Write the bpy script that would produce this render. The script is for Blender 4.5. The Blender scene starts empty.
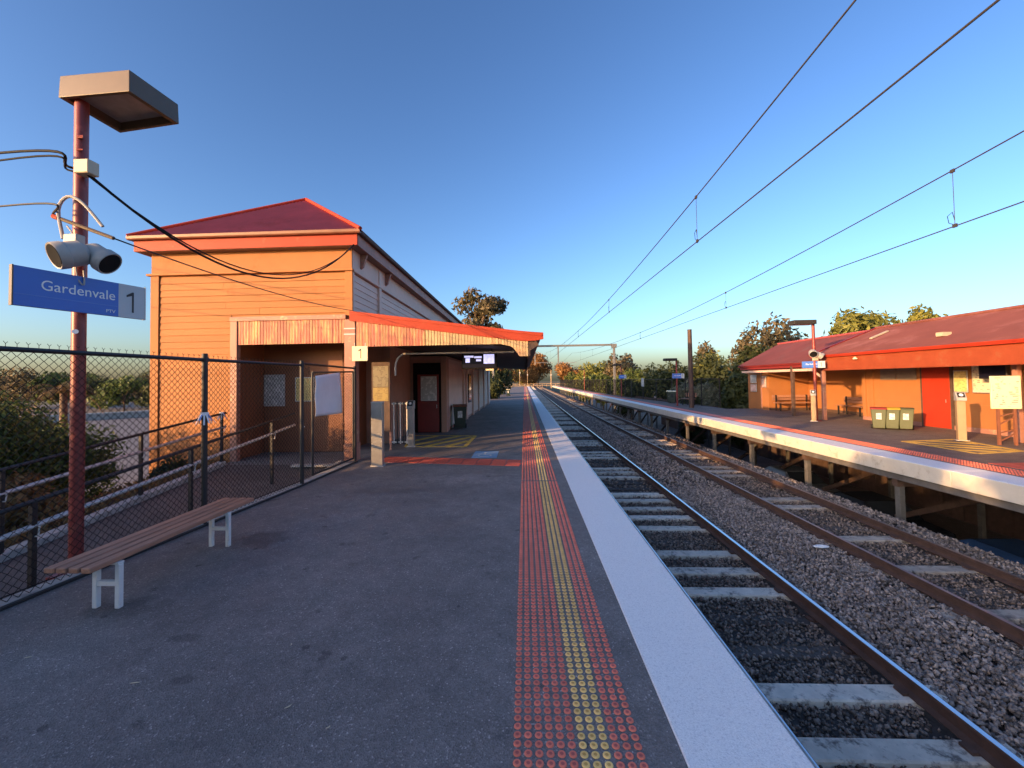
import bpy, bmesh, math, random
import numpy as np
from mathutils import Vector, Matrix
R = math.radians
random.seed(7)
rng = np.random.default_rng(7)
sc = bpy.context.scene
C = sc.collection

# ------------------------------------------------------------------ camera
def set_camera():
    yaw, pitch, roll = R(2.5), R(1.6), R(0.9)
    fw = Vector((-math.sin(yaw)*math.cos(pitch), math.cos(yaw)*math.cos(pitch), math.sin(pitch)))
    r0 = Vector((math.cos(yaw), math.sin(yaw), 0)); u0 = r0.cross(fw)
    r = r0*math.cos(roll) - u0*math.sin(roll); u = u0*math.cos(roll) + r0*math.sin(roll)
    cd = bpy.data.cameras.new('camera'); co = bpy.data.objects.new('camera', cd); C.objects.link(co)
    m = Matrix((r, u, -fw)).transposed().to_4x4(); m.translation = (0, 0, 2.2)
    co.matrix_world = m
    cd.sensor_width = 36; cd.sensor_fit = 'HORIZONTAL'; cd.lens = 36*408/1024
    cd.shift_x = (512-506.5)/1024; cd.shift_y = (368.88-384)/1024
    cd.clip_start = 0.05; cd.clip_end = 3000
    sc.camera = co
set_camera()

# ------------------------------------------------------------------ sky, sun, exposure
SUN_EL, SUN_DIR = R(9.9), Vector((-0.79, -0.61, 0))      # direction towards the sun, low behind the left shoulder
world = bpy.data.worlds.new('World'); sc.world = world; world.use_nodes = True
wn = world.node_tree.nodes; wl = world.node_tree.links
bg = wn['Background']; sky = wn.new('ShaderNodeTexSky'); sky.sky_type = 'NISHITA'
sky.sun_disc = False; sky.sun_elevation = SUN_EL; sky.sun_rotation = math.atan2(SUN_DIR.x, SUN_DIR.y)
sky.air_density = 1.0; sky.dust_density = 2.0; sky.ozone_density = 3.4
GAM, KS = 1.30, 0.28       # overall contrast of the whole sky, the same in every direction
sc1 = wn.new('ShaderNodeVectorMath'); sc1.operation = 'SCALE'; sc1.inputs['Scale'].default_value = KS; wl.new(sky.outputs[0], sc1.inputs[0])
gm = wn.new('ShaderNodeGamma'); gm.inputs[1].default_value = GAM; wl.new(sc1.outputs[0], gm.inputs[0])
sc2 = wn.new('ShaderNodeVectorMath'); sc2.operation = 'SCALE'; sc2.inputs['Scale'].default_value = 1/KS; wl.new(gm.outputs[0], sc2.inputs[0])
tn = wn.new('ShaderNodeVectorMath'); tn.operation = 'MULTIPLY'; tn.inputs[1].default_value = (1.08, 0.95, 0.93); wl.new(sc2.outputs[0], tn.inputs[0])   # white balance
wl.new(tn.outputs[0], bg.inputs[0]); bg.inputs[1].default_value = 0.15
sd = bpy.data.lights.new('sun', 'SUN'); sd.energy = 2.9; sd.angle = R(0.5); sd.color = (1.0, 0.56, 0.23)
so = bpy.data.objects.new('sun', sd); C.objects.link(so)
d = -(SUN_DIR.normalized()*math.cos(SUN_EL) + Vector((0, 0, math.sin(SUN_EL))))
so.rotation_euler = d.to_track_quat('-Z', 'Y').to_euler(); so.location = (-20, -16, 12)
sc.view_settings.view_transform = 'Standard'; sc.view_settings.look = 'None'
sc.view_settings.gamma = 1; sc.view_settings.use_curve_mapping = False
sc.view_settings.exposure = 1.52

# ------------------------------------------------------------------ materials
MATS = {}
def mat(name, col, rough=0.6, var=0.15, scale=2.0, bump=0.0, bscale=40.0, metal=0.0, col2=None, amt=0.0, s2=1.5,
        island=0.0, objr=0.0, emit=0.0, spec=0.5, stretch=None, detail=5.0):
    """principled material: base colour with noise variation, optional second colour in patches, bump, per-piece variation"""
    if name in MATS: return MATS[name]
    m = bpy.data.materials.new(name); m.use_nodes = True
    n = m.node_tree.nodes; l = m.node_tree.links; b = n['Principled BSDF']
    geo = n.new('ShaderNodeNewGeometry'); pos = geo.outputs['Position']
    if stretch:
        mp = n.new('ShaderNodeMapping'); l.new(pos, mp.inputs[0]); mp.inputs['Scale'].default_value = stretch; pos = mp.outputs[0]
    nz = n.new('ShaderNodeTexNoise'); l.new(pos, nz.inputs['Vector']); nz.inputs['Scale'].default_value = scale
    nz.inputs['Detail'].default_value = detail; nz.inputs['Roughness'].default_value = 0.65
    mr = n.new('ShaderNodeMapRange'); l.new(nz.outputs[0], mr.inputs[0])
    mr.inputs[1].default_value = 0.3; mr.inputs[2].default_value = 0.7
    mr.inputs[3].default_value = 1-var; mr.inputs[4].default_value = 1+var
    val = mr.outputs[0]
    def mul(a, bsock):
        mm = n.new('ShaderNodeMath'); mm.operation = 'MULTIPLY'; l.new(a, mm.inputs[0]); l.new(bsock, mm.inputs[1]); return mm.outputs[0]
    for amount, sock in ((island, geo.outputs['Random Per Island']), (objr, None)):
        if amount > 0:
            if sock is None: sock = n.new('ShaderNodeObjectInfo').outputs['Random']
            r2 = n.new('ShaderNodeMapRange'); l.new(sock, r2.inputs[0]); r2.inputs[3].default_value = 1-amount; r2.inputs[4].default_value = 1+amount
            val = mul(val, r2.outputs[0])
    csock = None
    if col2:
        n2 = n.new('ShaderNodeTexNoise'); l.new(pos, n2.inputs['Vector']); n2.inputs['Scale'].default_value = s2; n2.inputs['Detail'].default_value = 6
        n2.inputs['Roughness'].default_value = 0.7
        r3 = n.new('ShaderNodeMapRange'); l.new(n2.outputs[0], r3.inputs[0])
        r3.inputs[1].default_value = 0.62-amt*0.3; r3.inputs[2].default_value = 0.72-amt*0.15
        mx = n.new('ShaderNodeMix'); mx.data_type = 'RGBA'; l.new(r3.outputs[0], mx.inputs[0])
        mx.inputs[6].default_value = (*col, 1); mx.inputs[7].default_value = (*col2, 1); csock = mx.outputs[2]
    vm = n.new('ShaderNodeVectorMath'); vm.operation = 'SCALE'
    if csock: l.new(csock, vm.inputs[0])
    else: vm.inputs[0].default_value = col
    l.new(val, vm.inputs['Scale']); l.new(vm.outputs[0], b.inputs['Base Color'])
    b.inputs['Roughness'].default_value = rough; b.inputs['Metallic'].default_value = metal
    b.inputs['Specular IOR Level'].default_value = spec
    if bump > 0:
        nb = n.new('ShaderNodeTexNoise'); l.new(pos, nb.inputs['Vector']); nb.inputs['Scale'].default_value = bscale; nb.inputs['Detail'].default_value = 4
        bp = n.new('ShaderNodeBump'); l.new(nb.outputs[0], bp.inputs['Height']); bp.inputs['Strength'].default_value = min(1, bump); bp.inputs['Distance'].default_value = 0.01
        l.new(bp.outputs[0], b.inputs['Normal'])
    if emit > 0:
        l.new(vm.outputs[0], b.inputs['Emission Color']); b.inputs['Emission Strength'].default_value = emit
    MATS[name] = m
    return m

def mat_asphalt(name, col, speck=0.26, stains=()):
    """aggregate speckle, worn pale patches, dark stains, grit relief"""
    m = bpy.data.materials.new(name); m.use_nodes = True
    n = m.node_tree.nodes; l = m.node_tree.links; b = n['Principled BSDF']
    pos = n.new('ShaderNodeNewGeometry').outputs['Position']
    def noise(s, det=4, rough=.6):
        t = n.new('ShaderNodeTexNoise'); l.new(pos, t.inputs['Vector']); t.inputs['Scale'].default_value = s; t.inputs['Detail'].default_value = det; t.inputs['Roughness'].default_value = rough; return t.outputs[0]
    def rng_(s, a, bb, c, d_):
        t = n.new('ShaderNodeMapRange'); l.new(s, t.inputs[0])
        for i, v in enumerate((a, bb, c, d_)): t.inputs[i+1].default_value = v
        return t.outputs[0]
    def mul(a, c):
        t = n.new('ShaderNodeMath'); t.operation = 'MULTIPLY'; l.new(a, t.inputs[0]); l.new(c, t.inputs[1]); return t.outputs[0]
    vo = n.new('ShaderNodeTexVoronoi'); l.new(pos, vo.inputs['Vector']); vo.inputs['Scale'].default_value = 95
    sep = n.new('ShaderNodeSeparateColor'); l.new(vo.outputs['Color'], sep.inputs[0])
    v = rng_(sep.outputs[0], 0, 1, 1-speck, 1+speck)
    v = mul(v, rng_(sep.outputs[1], 0.93, 1.0, 1.0, 2.2))
    v = mul(v, rng_(noise(.55, 6, .7), .3, .7, .74, 1.28))
    v = mul(v, rng_(noise(5.5, 5, .7), .3, .75, .82, 1.16))
    v = mul(v, rng_(noise(2.6, 3, .55), .66, .72, 1.0, .55))
    for sc_, thr, dk in ((2.3, .055, .5), (5.0, .045, .62), (1.1, .03, 1.6)):      # gum spots and small pale flecks
        g = n.new('ShaderNodeTexVoronoi'); g.inputs['Scale'].default_value = sc_; l.new(pos, g.inputs['Vector'])
        gs = n.new('ShaderNodeSeparateColor'); l.new(g.outputs['Color'], gs.inputs[0])
        th = n.new('ShaderNodeMath'); th.operation = 'MULTIPLY'; l.new(gs.outputs[0], th.inputs[0]); th.inputs[1].default_value = thr*2
        lt_ = n.new('ShaderNodeMath'); lt_.operation = 'SUBTRACT'; l.new(g.outputs['Distance'], lt_.inputs[0]); l.new(th.outputs[0], lt_.inputs[1])
        v = mul(v, rng_(lt_.outputs[0], -.02, .01, dk, 1.0))
    for cx, cy, sx, sy, dk in stains:
        sb = n.new('ShaderNodeVectorMath'); sb.operation = 'SUBTRACT'; l.new(pos, sb.inputs[0]); sb.inputs[1].default_value = (cx, cy, 0)
        dv = n.new('ShaderNodeVectorMath'); dv.operation = 'DIVIDE'; l.new(sb.outputs[0], dv.inputs[0]); dv.inputs[1].default_value = (sx, sy, 1)
        ln = n.new('ShaderNodeVectorMath'); ln.operation = 'LENGTH'; l.new(dv.outputs[0], ln.inputs[0])
        ma = n.new('ShaderNodeMath'); ma.operation = 'MULTIPLY_ADD'; l.new(noise(4.0, 5, .65), ma.inputs[0]); ma.inputs[1].default_value = 2.2; l.new(ln.outputs['Value'], ma.inputs[2])
        v = mul(v, rng_(ma.outputs[0], 1.55, 2.0, dk, 1.0))
    vm = n.new('ShaderNodeVectorMath'); vm.operation = 'SCALE'; vm.inputs[0].default_value = col
    l.new(v, vm.inputs['Scale']); l.new(vm.outputs[0], b.inputs['Base Color'])
    l.new(rng_(noise(2.0), .3, .7, .62, .85), b.inputs['Roughness'])
    bp = n.new('ShaderNodeBump'); bp.inputs['Strength'].default_value = .7; bp.inputs['Distance'].default_value = .006
    l.new(vo.outputs['Distance'], bp.inputs['Height']); l.new(bp.outputs[0], b.inputs['Normal'])
    MATS[name] = m; return m

def mat_leaf(name, col, col2, trans=0.35):
    m = bpy.data.materials.new(name); m.use_nodes = True
    n = m.node_tree.nodes; l = m.node_tree.links; n.remove(n['Principled BSDF'])
    out = n['Material Output']; geo = n.new('ShaderNodeNewGeometry')
    nz = n.new('ShaderNodeTexNoise'); l.new(geo.outputs['Position'], nz.inputs['Vector']); nz.inputs['Scale'].default_value = 0.9
    ad = n.new('ShaderNodeMath'); ad.operation = 'MULTIPLY_ADD'; l.new(geo.outputs['Random Per Island'], ad.inputs[0]); ad.inputs[1].default_value = .6
    l.new(nz.outputs[0], ad.inputs[2])
    cr = n.new('ShaderNodeMapRange'); l.new(ad.outputs[0], cr.inputs[0]); cr.inputs[1].default_value = .35; cr.inputs[2].default_value = 1.2
    mx = n.new('ShaderNodeMix'); mx.data_type = 'RGBA'; l.new(cr.outputs[0], mx.inputs[0]); mx.inputs[6].default_value = (*col, 1); mx.inputs[7].default_value = (*col2, 1)
    df = n.new('ShaderNodeBsdfPrincipled'); df.inputs['Roughness'].default_value = .55; df.inputs['Specular IOR Level'].default_value = .3
    tr = n.new('ShaderNodeBsdfTranslucent'); ms = n.new('ShaderNodeMixShader'); ms.inputs[0].default_value = trans
    l.new(mx.outputs[2], df.inputs['Base Color']); l.new(mx.outputs[2], tr.inputs['Color'])
    l.new(df.outputs[0], ms.inputs[1]); l.new(tr.outputs[0], ms.inputs[2]); l.new(ms.outputs[0], out.inputs['Surface'])
    MATS[name] = m; return m

def mat_print(name, paper, ink, lines=30.0, thr=.55, axis=2, emit=0):
    """flat print: rows of small broken dark dashes on paper"""
    m = bpy.data.materials.new(name); m.use_nodes = True
    n = m.node_tree.nodes; l = m.node_tree.links; b = n['Principled BSDF']
    tc = n.new('ShaderNodeNewGeometry'); sp = n.new('ShaderNodeSeparateXYZ'); l.new(tc.outputs['Position'], sp.inputs[0])
    def math_(op, a, v):
        t = n.new('ShaderNodeMath'); t.operation = op
        if hasattr(a, 'links') or hasattr(a, 'is_linked'): l.new(a, t.inputs[0])
        if isinstance(v, (int, float)): t.inputs[1].default_value = v
        else: l.new(v, t.inputs[1])
        return t.outputs[0]
    fr = math_('FRACT', math_('MULTIPLY', sp.outputs[2], lines), 0)
    row = math_('GREATER_THAN', fr, .5)
    nz = n.new('ShaderNodeTexNoise'); l.new(tc.outputs['Position'], nz.inputs['Vector']); nz.inputs['Scale'].default_value = 9; nz.inputs['Detail'].default_value = 1
    k = math_('MULTIPLY', row, math_('GREATER_THAN', nz.outputs[0], thr))
    mx = n.new('ShaderNodeMix'); mx.data_type = 'RGBA'; l.new(k, mx.inputs[0]); mx.inputs[6].default_value = (*paper, 1); mx.inputs[7].default_value = (*ink, 1)
    l.new(mx.outputs[2], b.inputs['Base Color']); b.inputs['Roughness'].default_value = .35
    MATS[name] = m; return m

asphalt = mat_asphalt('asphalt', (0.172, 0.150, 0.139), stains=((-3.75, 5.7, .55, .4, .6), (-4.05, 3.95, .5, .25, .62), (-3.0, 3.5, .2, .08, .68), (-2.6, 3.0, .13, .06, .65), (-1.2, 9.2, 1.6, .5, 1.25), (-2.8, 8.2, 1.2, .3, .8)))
asphalt3 = mat_asphalt('asphalt_ramp', (0.095, 0.078, 0.070))
asphalt2 = mat_asphalt('asphalt_far', (0.15, 0.118, 0.098))
M = dict(
 white_edge=mat('white_edge_paint', (0.84, 0.83, 0.81), .75, .13, 110, .5, 150, col2=(.60, .60, .61), amt=.3, s2=70),
 concrete=mat('concrete', (0.36, 0.34, 0.31), .85, .2, 4, .4, 60, col2=(.2, .19, .18), amt=.3, s2=6, objr=.12),
 concrete_dk=mat('dark_concrete', (0.13, 0.12, 0.115), .9, .25, 3, .4, 40),
 sleeper_c=mat('concrete_sleeper', (0.66, 0.57, 0.46), .85, .18, 5, .5, 70, col2=(.16, .13, .11), amt=.35, s2=7, objr=.18),
 sleeper_d=mat('dirty_concrete_sleeper', (0.40, 0.33, 0.26), .85, .2, 5, .5, 70, col2=(.13, .10, .08), amt=.4, s2=6, objr=.2), sleeper_t=mat('timber_sleeper', (0.075, 0.058, 0.048), .9, .3, 8, .7, 50, objr=.3),
 ballast=mat('ballast_fines', (0.075, 0.062, 0.055), .95, .35, 9, .9, 40, col2=(.045, .036, .03), amt=.4, s2=3),
 stone=mat('ballast_stone', (0.28, 0.225, 0.19), .85, .3, 2, .4, 90, island=.6),
 stone_dk=mat('ballast_stone_dirty', (0.21, 0.155, 0.12), .9, .3, 2, .4, 90, island=.7),
 rail=mat('rusty_rail', (0.095, 0.05, 0.034), .8, .3, 6, .3, 80),
 railtop=mat('polished_rail', (0.62, 0.62, 0.64), .22, .06, 3, metal=1, stretch=(1, .2, 1)),
 railtop_d=mat('dull_rail', (0.34, 0.25, 0.20), .42, .15, 3, metal=1, stretch=(1, .2, 1)),
 tred=mat('tactile_red', (0.74, 0.185, 0.11), .6, .12, 6, objr=.12, island=.1), tyel=mat('tactile_yellow', (0.88, 0.56, 0.18), .6, .12, 6, objr=.12, island=.1),
 tredc=mat('tactile_red_core', (0.46, 0.095, 0.075), .6, .12, 6, objr=.12, island=.1), tyelc=mat('tactile_yellow_core', (0.62, 0.33, 0.07), .6, .12, 6, objr=.12, island=.1),
 orange=mat('orange_paint', (0.37, 0.155, 0.055), .7, .05, 1.2, .12, 30, col2=(.36, .13, .04), amt=.14, s2=1.6, objr=.07, spec=.25),
 cream=mat('cream_paint', (0.66, 0.46, 0.36), .6, .08, 1.5, .12, 30, objr=.05),
 pinktrim=mat('pink_brown_trim', (0.36, 0.17, 0.12), .6, .15, 2, .1, 30, col2=(.5, .34, .2), amt=.15, s2=3),
 redpaint=mat('red_paint', (0.34, 0.043, 0.018), .6, .1, 1.5, .08, 30, col2=(.34, .085, .045), amt=.15, s2=2, spec=.25),
 darkred=mat('dark_red_paint', (0.20, 0.022, 0.018), .45, .1, 2),
 doorred=mat('red_door_paint', (0.40, 0.036, 0.014), .6, .08, 2, spec=.25),
 roofred=mat('corrugated_red_steel', (0.38, 0.08, 0.082), .6, .15, 1.2, col2=(.30, .06, .05), amt=.2, s2=.8, spec=.3),
 roofpink=mat('faded_red_steel', (0.19, 0.066, 0.052), .5, .12, 1.0, col2=(.24, .10, .09), amt=.3, s2=.5, spec=.3),
 brown=mat('dark_brown_timber', (0.085, 0.05, 0.036), .75, .3, 5, .3, 50),
 gutter=mat('gutter_brown', (0.20, 0.075, 0.04), .5, .2, 3),
 soffit=mat('soffit', (0.22, 0.13, 0.09), .7, .1, 2),
 black=mat('black_powder_coat', (0.017, 0.016, 0.017), .5, .2, 5), wire=mat('black_wire', (0.016, 0.015, 0.016), .7, spec=.12),
 galv=mat('galvanised_steel', (0.56, 0.55, 0.53), .5, .15, 6, metal=.6, col2=(.3, .3, .3), amt=.3, s2=12),
 steel=mat('brushed_steel', (0.45, 0.43, 0.40), .38, .12, 5, metal=.8),
 polered=mat('pole_red_paint', (0.215, 0.032, 0.028), .42, .18, 4, col2=(.30, .07, .05), amt=.25, s2=8),
 lampbrown=mat('bronze_lamp_housing', (0.10, 0.066, 0.036), .45, .1, 4), lampglass=mat('lamp_diffuser', (0.34, 0.29, 0.26), .25, .15, 6),
 beige=mat('beige_plastic', (0.50, 0.42, 0.29), .5, .06, 4), greypl=mat('grey_plastic', (0.36, 0.35, 0.33), .5, .1, 5), edgeface=mat('cream_edge_paint', (0.66, 0.60, 0.50), .7, .08, 3, .3, 120, col2=(.5, .42, .3), amt=.15, s2=4), postc=mat('weathered_post', (0.12, 0.112, 0.10), .85, .25, 5, .4, 60), mastgrey=mat('mast_grey_paint', (0.14, 0.145, 0.15), .6, .15, 2), tanmetal=mat('tan_metal', (0.36, 0.24, 0.13), .5, .1, 3), roofshaded=mat('shaded_red_steel', (0.17, 0.055, 0.055), .6, .15, 1.0, col2=(.14, .07, .07), amt=.3, s2=.6, spec=.3), ohwire=mat('weathered_wire', (0.045, 0.042, 0.043), .6, .1, 2, spec=.2), greypan=mat('grey_panel_shaded', (0.20, 0.15, 0.12), .6, .1, 2), valred=mat('orange_red_valance', (0.27, 0.055, 0.02), .6, .12, 2, .1, 30, col2=(.24, .08, .035), amt=.2, s2=2, spec=.25), shadedlamp=mat('shaded_lamp_housing', (0.035, 0.032, 0.03), .6, .1, 3, spec=.2), cardark=mat('dark_grey_car_paint', (0.05, 0.052, 0.056), .25, .03, 2, metal=.4), void=mat('dark_interior', (0.012, 0.012, 0.012), .8, spec=.1),  # the far-roof, grey panel and small-lamp tones here have shade mixed in
 signblue=mat('sign_blue', (0.03, 0.135, 0.52), .35, .04, 2), signgrey=mat('sign_grey', (0.46, 0.50, 0.52), .4, .04, 2), signwhite=mat('sign_white', (0.80, 0.80, 0.78), .4, .03, 2),
 signcream=mat('sign_cream', (0.78, 0.68, 0.42), .4, .05, 2), ink=mat('ink', (0.02, 0.02, 0.022), .5), signline=mat('sign_line', (0.10, 0.22, 0.58), .4),
 slat=mat('stained_timber_slat', (0.34, 0.165, 0.10), .55, .25, 6, .25, 60, stretch=(6, .6, 6), objr=.15), whitepaint=mat('white_painted_steel', (0.66, 0.65, 0.62), .5, .08, 5, col2=(.5, .42, .34), amt=.12, s2=10),
 yellowline=mat('yellow_line_paint', (0.72, 0.46, 0.08), .7, .2, 6, col2=(.3, .2, .07), amt=.2, s2=8), bluepanel=mat('blue_ground_paint', (0.20, 0.33, 0.48), .7, .15, 4), redtile=mat('red_tactile_tile', (0.56, 0.10, 0.055), .65, .12, 6, .4, 120, objr=.22),
 bin=mat('olive_bin', (0.085, 0.10, 0.048), .5, .1, 3), bindk=mat('dark_green_bin', (0.018, 0.035, 0.026), .45, .1, 3), lidred=mat('bin_lid_red', (0.34, 0.03, 0.03), .45), lidyel=mat('bin_lid_yellow', (0.60, 0.38, 0.03), .45), rubber=mat('rubber', (0.02, 0.02, 0.02), .8),
 bark=mat('bark', (0.14, 0.095, 0.065), .9, .3, 6, .6, 20), grass=mat('dry_grass_soil', (0.10, 0.085, 0.038), .95, .35, 2.5, .8, 12, col2=(.05, .062, .022), amt=.6, s2=.7), soil=mat('mulch_soil', (0.075, 0.05, 0.03), .95, .4, 5, .9, 18, col2=(.04, .05, .02), amt=.5, s2=1.4),
 screen=mat('screen_dark', (0.008, 0.008, 0.02), .4, spec=.2), screenlit=mat('screen_lit', (0.50, 0.50, 0.85), .3, .2, 12, emit=.45), sheet=mat('white_plastic_sheet', (0.78, 0.78, 0.80), .4, .05, 3),
 glass=mat('window_glass', (0.04, 0.045, 0.05), .08, .1, 2, spec=.8), shadedwall=mat('orange_paint_shaded', (0.22, 0.078, 0.03), .6, .08, 2), terracotta=mat('terracotta_wall', (0.42, 0.23, 0.16), .7, .1, 2), towerwhite=mat('pale_render', (0.62, 0.58, 0.52), .8, .1, 1),  # porch wall colour is the orange paint darkened to stand for shade
 carblue=mat('blue_car_paint', (0.05, 0.11, 0.24), .25, .05, 2, metal=.3), carwhite=mat('white_car_paint', (0.65, 0.66, 0.68), .25, .03, 2), cargrey=mat('silver_car_paint', (0.30, 0.31, 0.33), .3, .03, 2, metal=.5), tyre=mat('tyre', (0.015, 0.015, 0.015), .8), lampclear=mat('headlamp_lens', (0.7, 0.7, 0.72), .15),
 postersilver=mat_print('poster_pale', (.62, .62, .60), (.25, .27, .26), 26, .45), posteryel=mat_print('poster_yellow', (.72, .58, .22), (.45, .33, .12), 20, .5), notice=mat_print('notice_cream', (.74, .66, .46), (.30, .26, .2), 17, .56), pinkpost=mat_print('notice_pink', (.66, .50, .46), (.5, .25, .2), 14, .5), nbup=mat_print('notice_upper_shaded', (.22, .19, .12), (.12, .10, .07), 22, .5), nblow=mat_print('notice_ochre_shaded', (.33, .25, .09), (.2, .14, .06), 20, .5), posteraged=mat_print('poster_aged', (.42, .36, .22), (.2, .16, .1), 22, .5),  # the two darkest notice prints carry the shade they hang in
)
LEAF = dict(
 bush=mat_leaf('bush_leaf', (0.05, 0.085, 0.026), (0.15, 0.19, 0.05)), dark=mat_leaf('dark_leaf', (0.034, 0.050, 0.020), (0.085, 0.10, 0.034)), gum=mat_leaf('gum_leaf', (0.072, 0.078, 0.044), (0.19, 0.14, 0.07)),
 gold=mat_leaf('golden_leaf', (0.12, 0.14, 0.03), (0.27, 0.26, 0.055)), red=mat_leaf('russet_leaf', (0.26, 0.125, 0.045), (0.42, 0.23, 0.08)), grey=mat_leaf('grey_green_leaf', (0.11, 0.125, 0.075), (0.28, 0.28, 0.19)), dry=mat_leaf('dry_leaf', (0.15, 0.10, 0.045), (0.34, 0.22, 0.09)))

# ------------------------------------------------------------------ mesh builder
class MB:
    def __init__(s): s.v = []; s.f = []
    def add(s, vs, fs):
        o = len(s.v); s.v += [tuple(v) for v in vs]; s.f += [tuple(i+o for i in f) for f in fs]; return s
    def box(s, x0, x1, y0, y1, z0, z1, ch=0.0):
        if ch <= 0:
            vs = [(x, y, z) for z in (z0, z1) for y in (y0, y1) for x in (x0, x1)]
            return s.add(vs, [(0, 2, 3, 1), (4, 5, 7, 6), (0, 1, 5, 4), (2, 6, 7, 3), (0, 4, 6, 2), (1, 3, 7, 5)])
        bm = bmesh.new(); g = bmesh.ops.create_cube(bm, size=1)
        for v in bm.verts: v.co = ((x0+x1)/2+v.co.x*(x1-x0), (y0+y1)/2+v.co.y*(y1-y0), (z0+z1)/2+v.co.z*(z1-z0))
        bmesh.ops.bevel(bm, geom=bm.edges[:], offset=ch, segments=1, affect='EDGES')
        bm.verts.index_update(); s.add([v.co[:] for v in bm.verts], [[v.index for v in f.verts] for f in bm.faces]); bm.free(); return s
    def beam(s, p0, p1, w, h, up=(0, 0, 1)):
        p0, p1 = Vector(p0), Vector(p1); t = (p1-p0).normalized(); a = t.cross(Vector(up))
        if a.length < 1e-4: a = t.cross(Vector((0, 1, 0)))
        a.normalize(); b = a.cross(t)
        vs = [p+a*sx*w/2+b*sy*h/2 for p in (p0, p1) for sx, sy in ((-1, -1), (1, -1), (1, 1), (-1, 1))]
        return s.add(vs, [(0, 1, 2, 3), (4, 7, 6, 5), (0, 4, 5, 1), (1, 5, 6, 2), (2, 6, 7, 3), (3, 7, 4, 0)])
    def tube(s, pts, r, n=8, cap=True):
        pts = [Vector(p) for p in pts]; rs = r if isinstance(r, (list, tuple)) else [r]*len(pts); vs = []
        ref = None
        for i, p in enumerate(pts):
            t = (pts[min(i+1, len(pts)-1)]-pts[max(i-1, 0)]).normalized()
            if ref is None: ref = t.cross(Vector((0, 0, 1)) if abs(t.z) < .95 else Vector((0, 1, 0)))
            a = (ref - t*ref.dot(t)).normalized(); ref = a; b = t.cross(a)
            vs += [p+(a*math.cos(2*math.pi*k/n)+b*math.sin(2*math.pi*k/n))*rs[i] for k in range(n)]
        fs = [(i*n+k, i*n+(k+1) % n, (i+1)*n+(k+1) % n, (i+1)*n+k) for i in range(len(pts)-1) for k in range(n)]
        if cap: fs += [tuple(reversed(range(n))), tuple(range((len(pts)-1)*n, len(pts)*n))]
        return s.add(vs, fs)
    def prism(s, poly, axis, a, b):
        """extrude a 2D polygon along axis from a to b ('x': poly is (y,z); 'y': (x,z); 'z': (x,y))"""
        def P(p, t): return (t, p[0], p[1]) if axis == 'x' else (p[0], t, p[1]) if axis == 'y' else (p[0], p[1], t)
        n = len(poly); vs = [P(p, a) for p in poly]+[P(p, b) for p in poly]
        return s.add(vs, [tuple(range(n)), tuple(reversed(range(n, 2*n)))]+[(i, i+n, (i+1) % n+n, (i+1) % n) for i in range(n)])
    def lathe(s, prof, n=16, c=(0, 0, 0)):
        vs = [(c[0]+r*math.cos(2*math.pi*k/n), c[1]+r*math.sin(2*math.pi*k/n), c[2]+z) for r, z in prof for k in range(n)]
        fs = [(i*n+k, i*n+(k+1) % n, (i+1)*n+(k+1) % n, (i+1)*n+k) for i in range(len(prof)-1) for k in range(n)]
        return s.add(vs, fs+[tuple(range((len(prof)-1)*n, len(prof)*n)), tuple(reversed(range(n)))])
    def quad(s, *ps): return s.add(ps, [tuple(range(len(ps)))])
    def xf(s, m): s.v = [tuple(m @ Vector(v)) for v in s.v]; return s
    def mesh(s, name):
        me = bpy.data.meshes.new(name); me.from_pydata(s.v, [], s.f)
        bm = bmesh.new(); bm.from_mesh(me); bmesh.ops.recalc_face_normals(bm, faces=bm.faces[:]); bm.to_mesh(me); bm.free(); return me
    def build(s, name, m, parent=None, smooth=False, bevel=0.0, loc=None):
        return link(name, s.mesh(name), m, parent, smooth, bevel, loc)
def link(name, me, m, parent=None, smooth=False, bevel=0.0, loc=None):
    o = bpy.data.objects.new(name, me); C.objects.link(o)
    if m is not None and not me.materials: me.materials.append(m)
    if parent is not None: o.parent = parent
    if loc is not None: o.location = loc
    if smooth:
        me.polygons.foreach_set('use_smooth', [True]*len(me.polygons))
        try: me.set_sharp_from_angle(angle=R(40))
        except Exception: pass
    if bevel > 0:
        b = o.modifiers.new('bevel', 'BEVEL'); b.width = bevel; b.segments = 2; b.limit_method = 'ANGLE'
    return o
def thing(name, label, cat, loc=(0, 0, 0), rz=0, group=None):
    o = bpy.data.objects.new(name, None); C.objects.link(o); o.location = loc; o.rotation_euler = (0, 0, rz); o.empty_display_size = .2
    return tag(o, label, cat, group)
def tag(o, label, cat, group=None, kind=None):
    if label: o['label'] = label
    if cat: o['category'] = cat
    if group: o['group'] = group
    if kind: o['kind'] = kind
    return o
def struct(o, label=None):
    o['kind'] = 'structure'
    if label: o['label'] = label
    return o
def estruct(name, label=None, loc=(0, 0, 0)):
    o = bpy.data.objects.new(name, None); C.objects.link(o); o.location = loc; return struct(o, label)
def stuff(o): o['kind'] = 'stuff'; return o
def copy_tree(o, parent=None, label=None):
    c = o.copy(); C.objects.link(c); c.parent = parent
    if label: c['label'] = label
    for ch in list(o.children): copy_tree(ch, c)
    return c
def np_mesh(name, V, F, m, parent=None):
    """triangles or quads from numpy arrays"""
    me = bpy.data.meshes.new(name); k = F.shape[1]
    me.vertices.add(len(V)); me.vertices.foreach_set('co', V.astype(np.float32).ravel())
    me.loops.add(F.size); me.loops.foreach_set('vertex_index', F.astype(np.int32).ravel())
    me.polygons.add(len(F)); me.polygons.foreach_set('loop_start', np.arange(0, F.size, k, dtype=np.int32)); me.polygons.foreach_set('loop_total', np.full(len(F), k, dtype=np.int32))
    me.update(calc_edges=True); me.validate()
    return link(name, me, m, parent)
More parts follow.
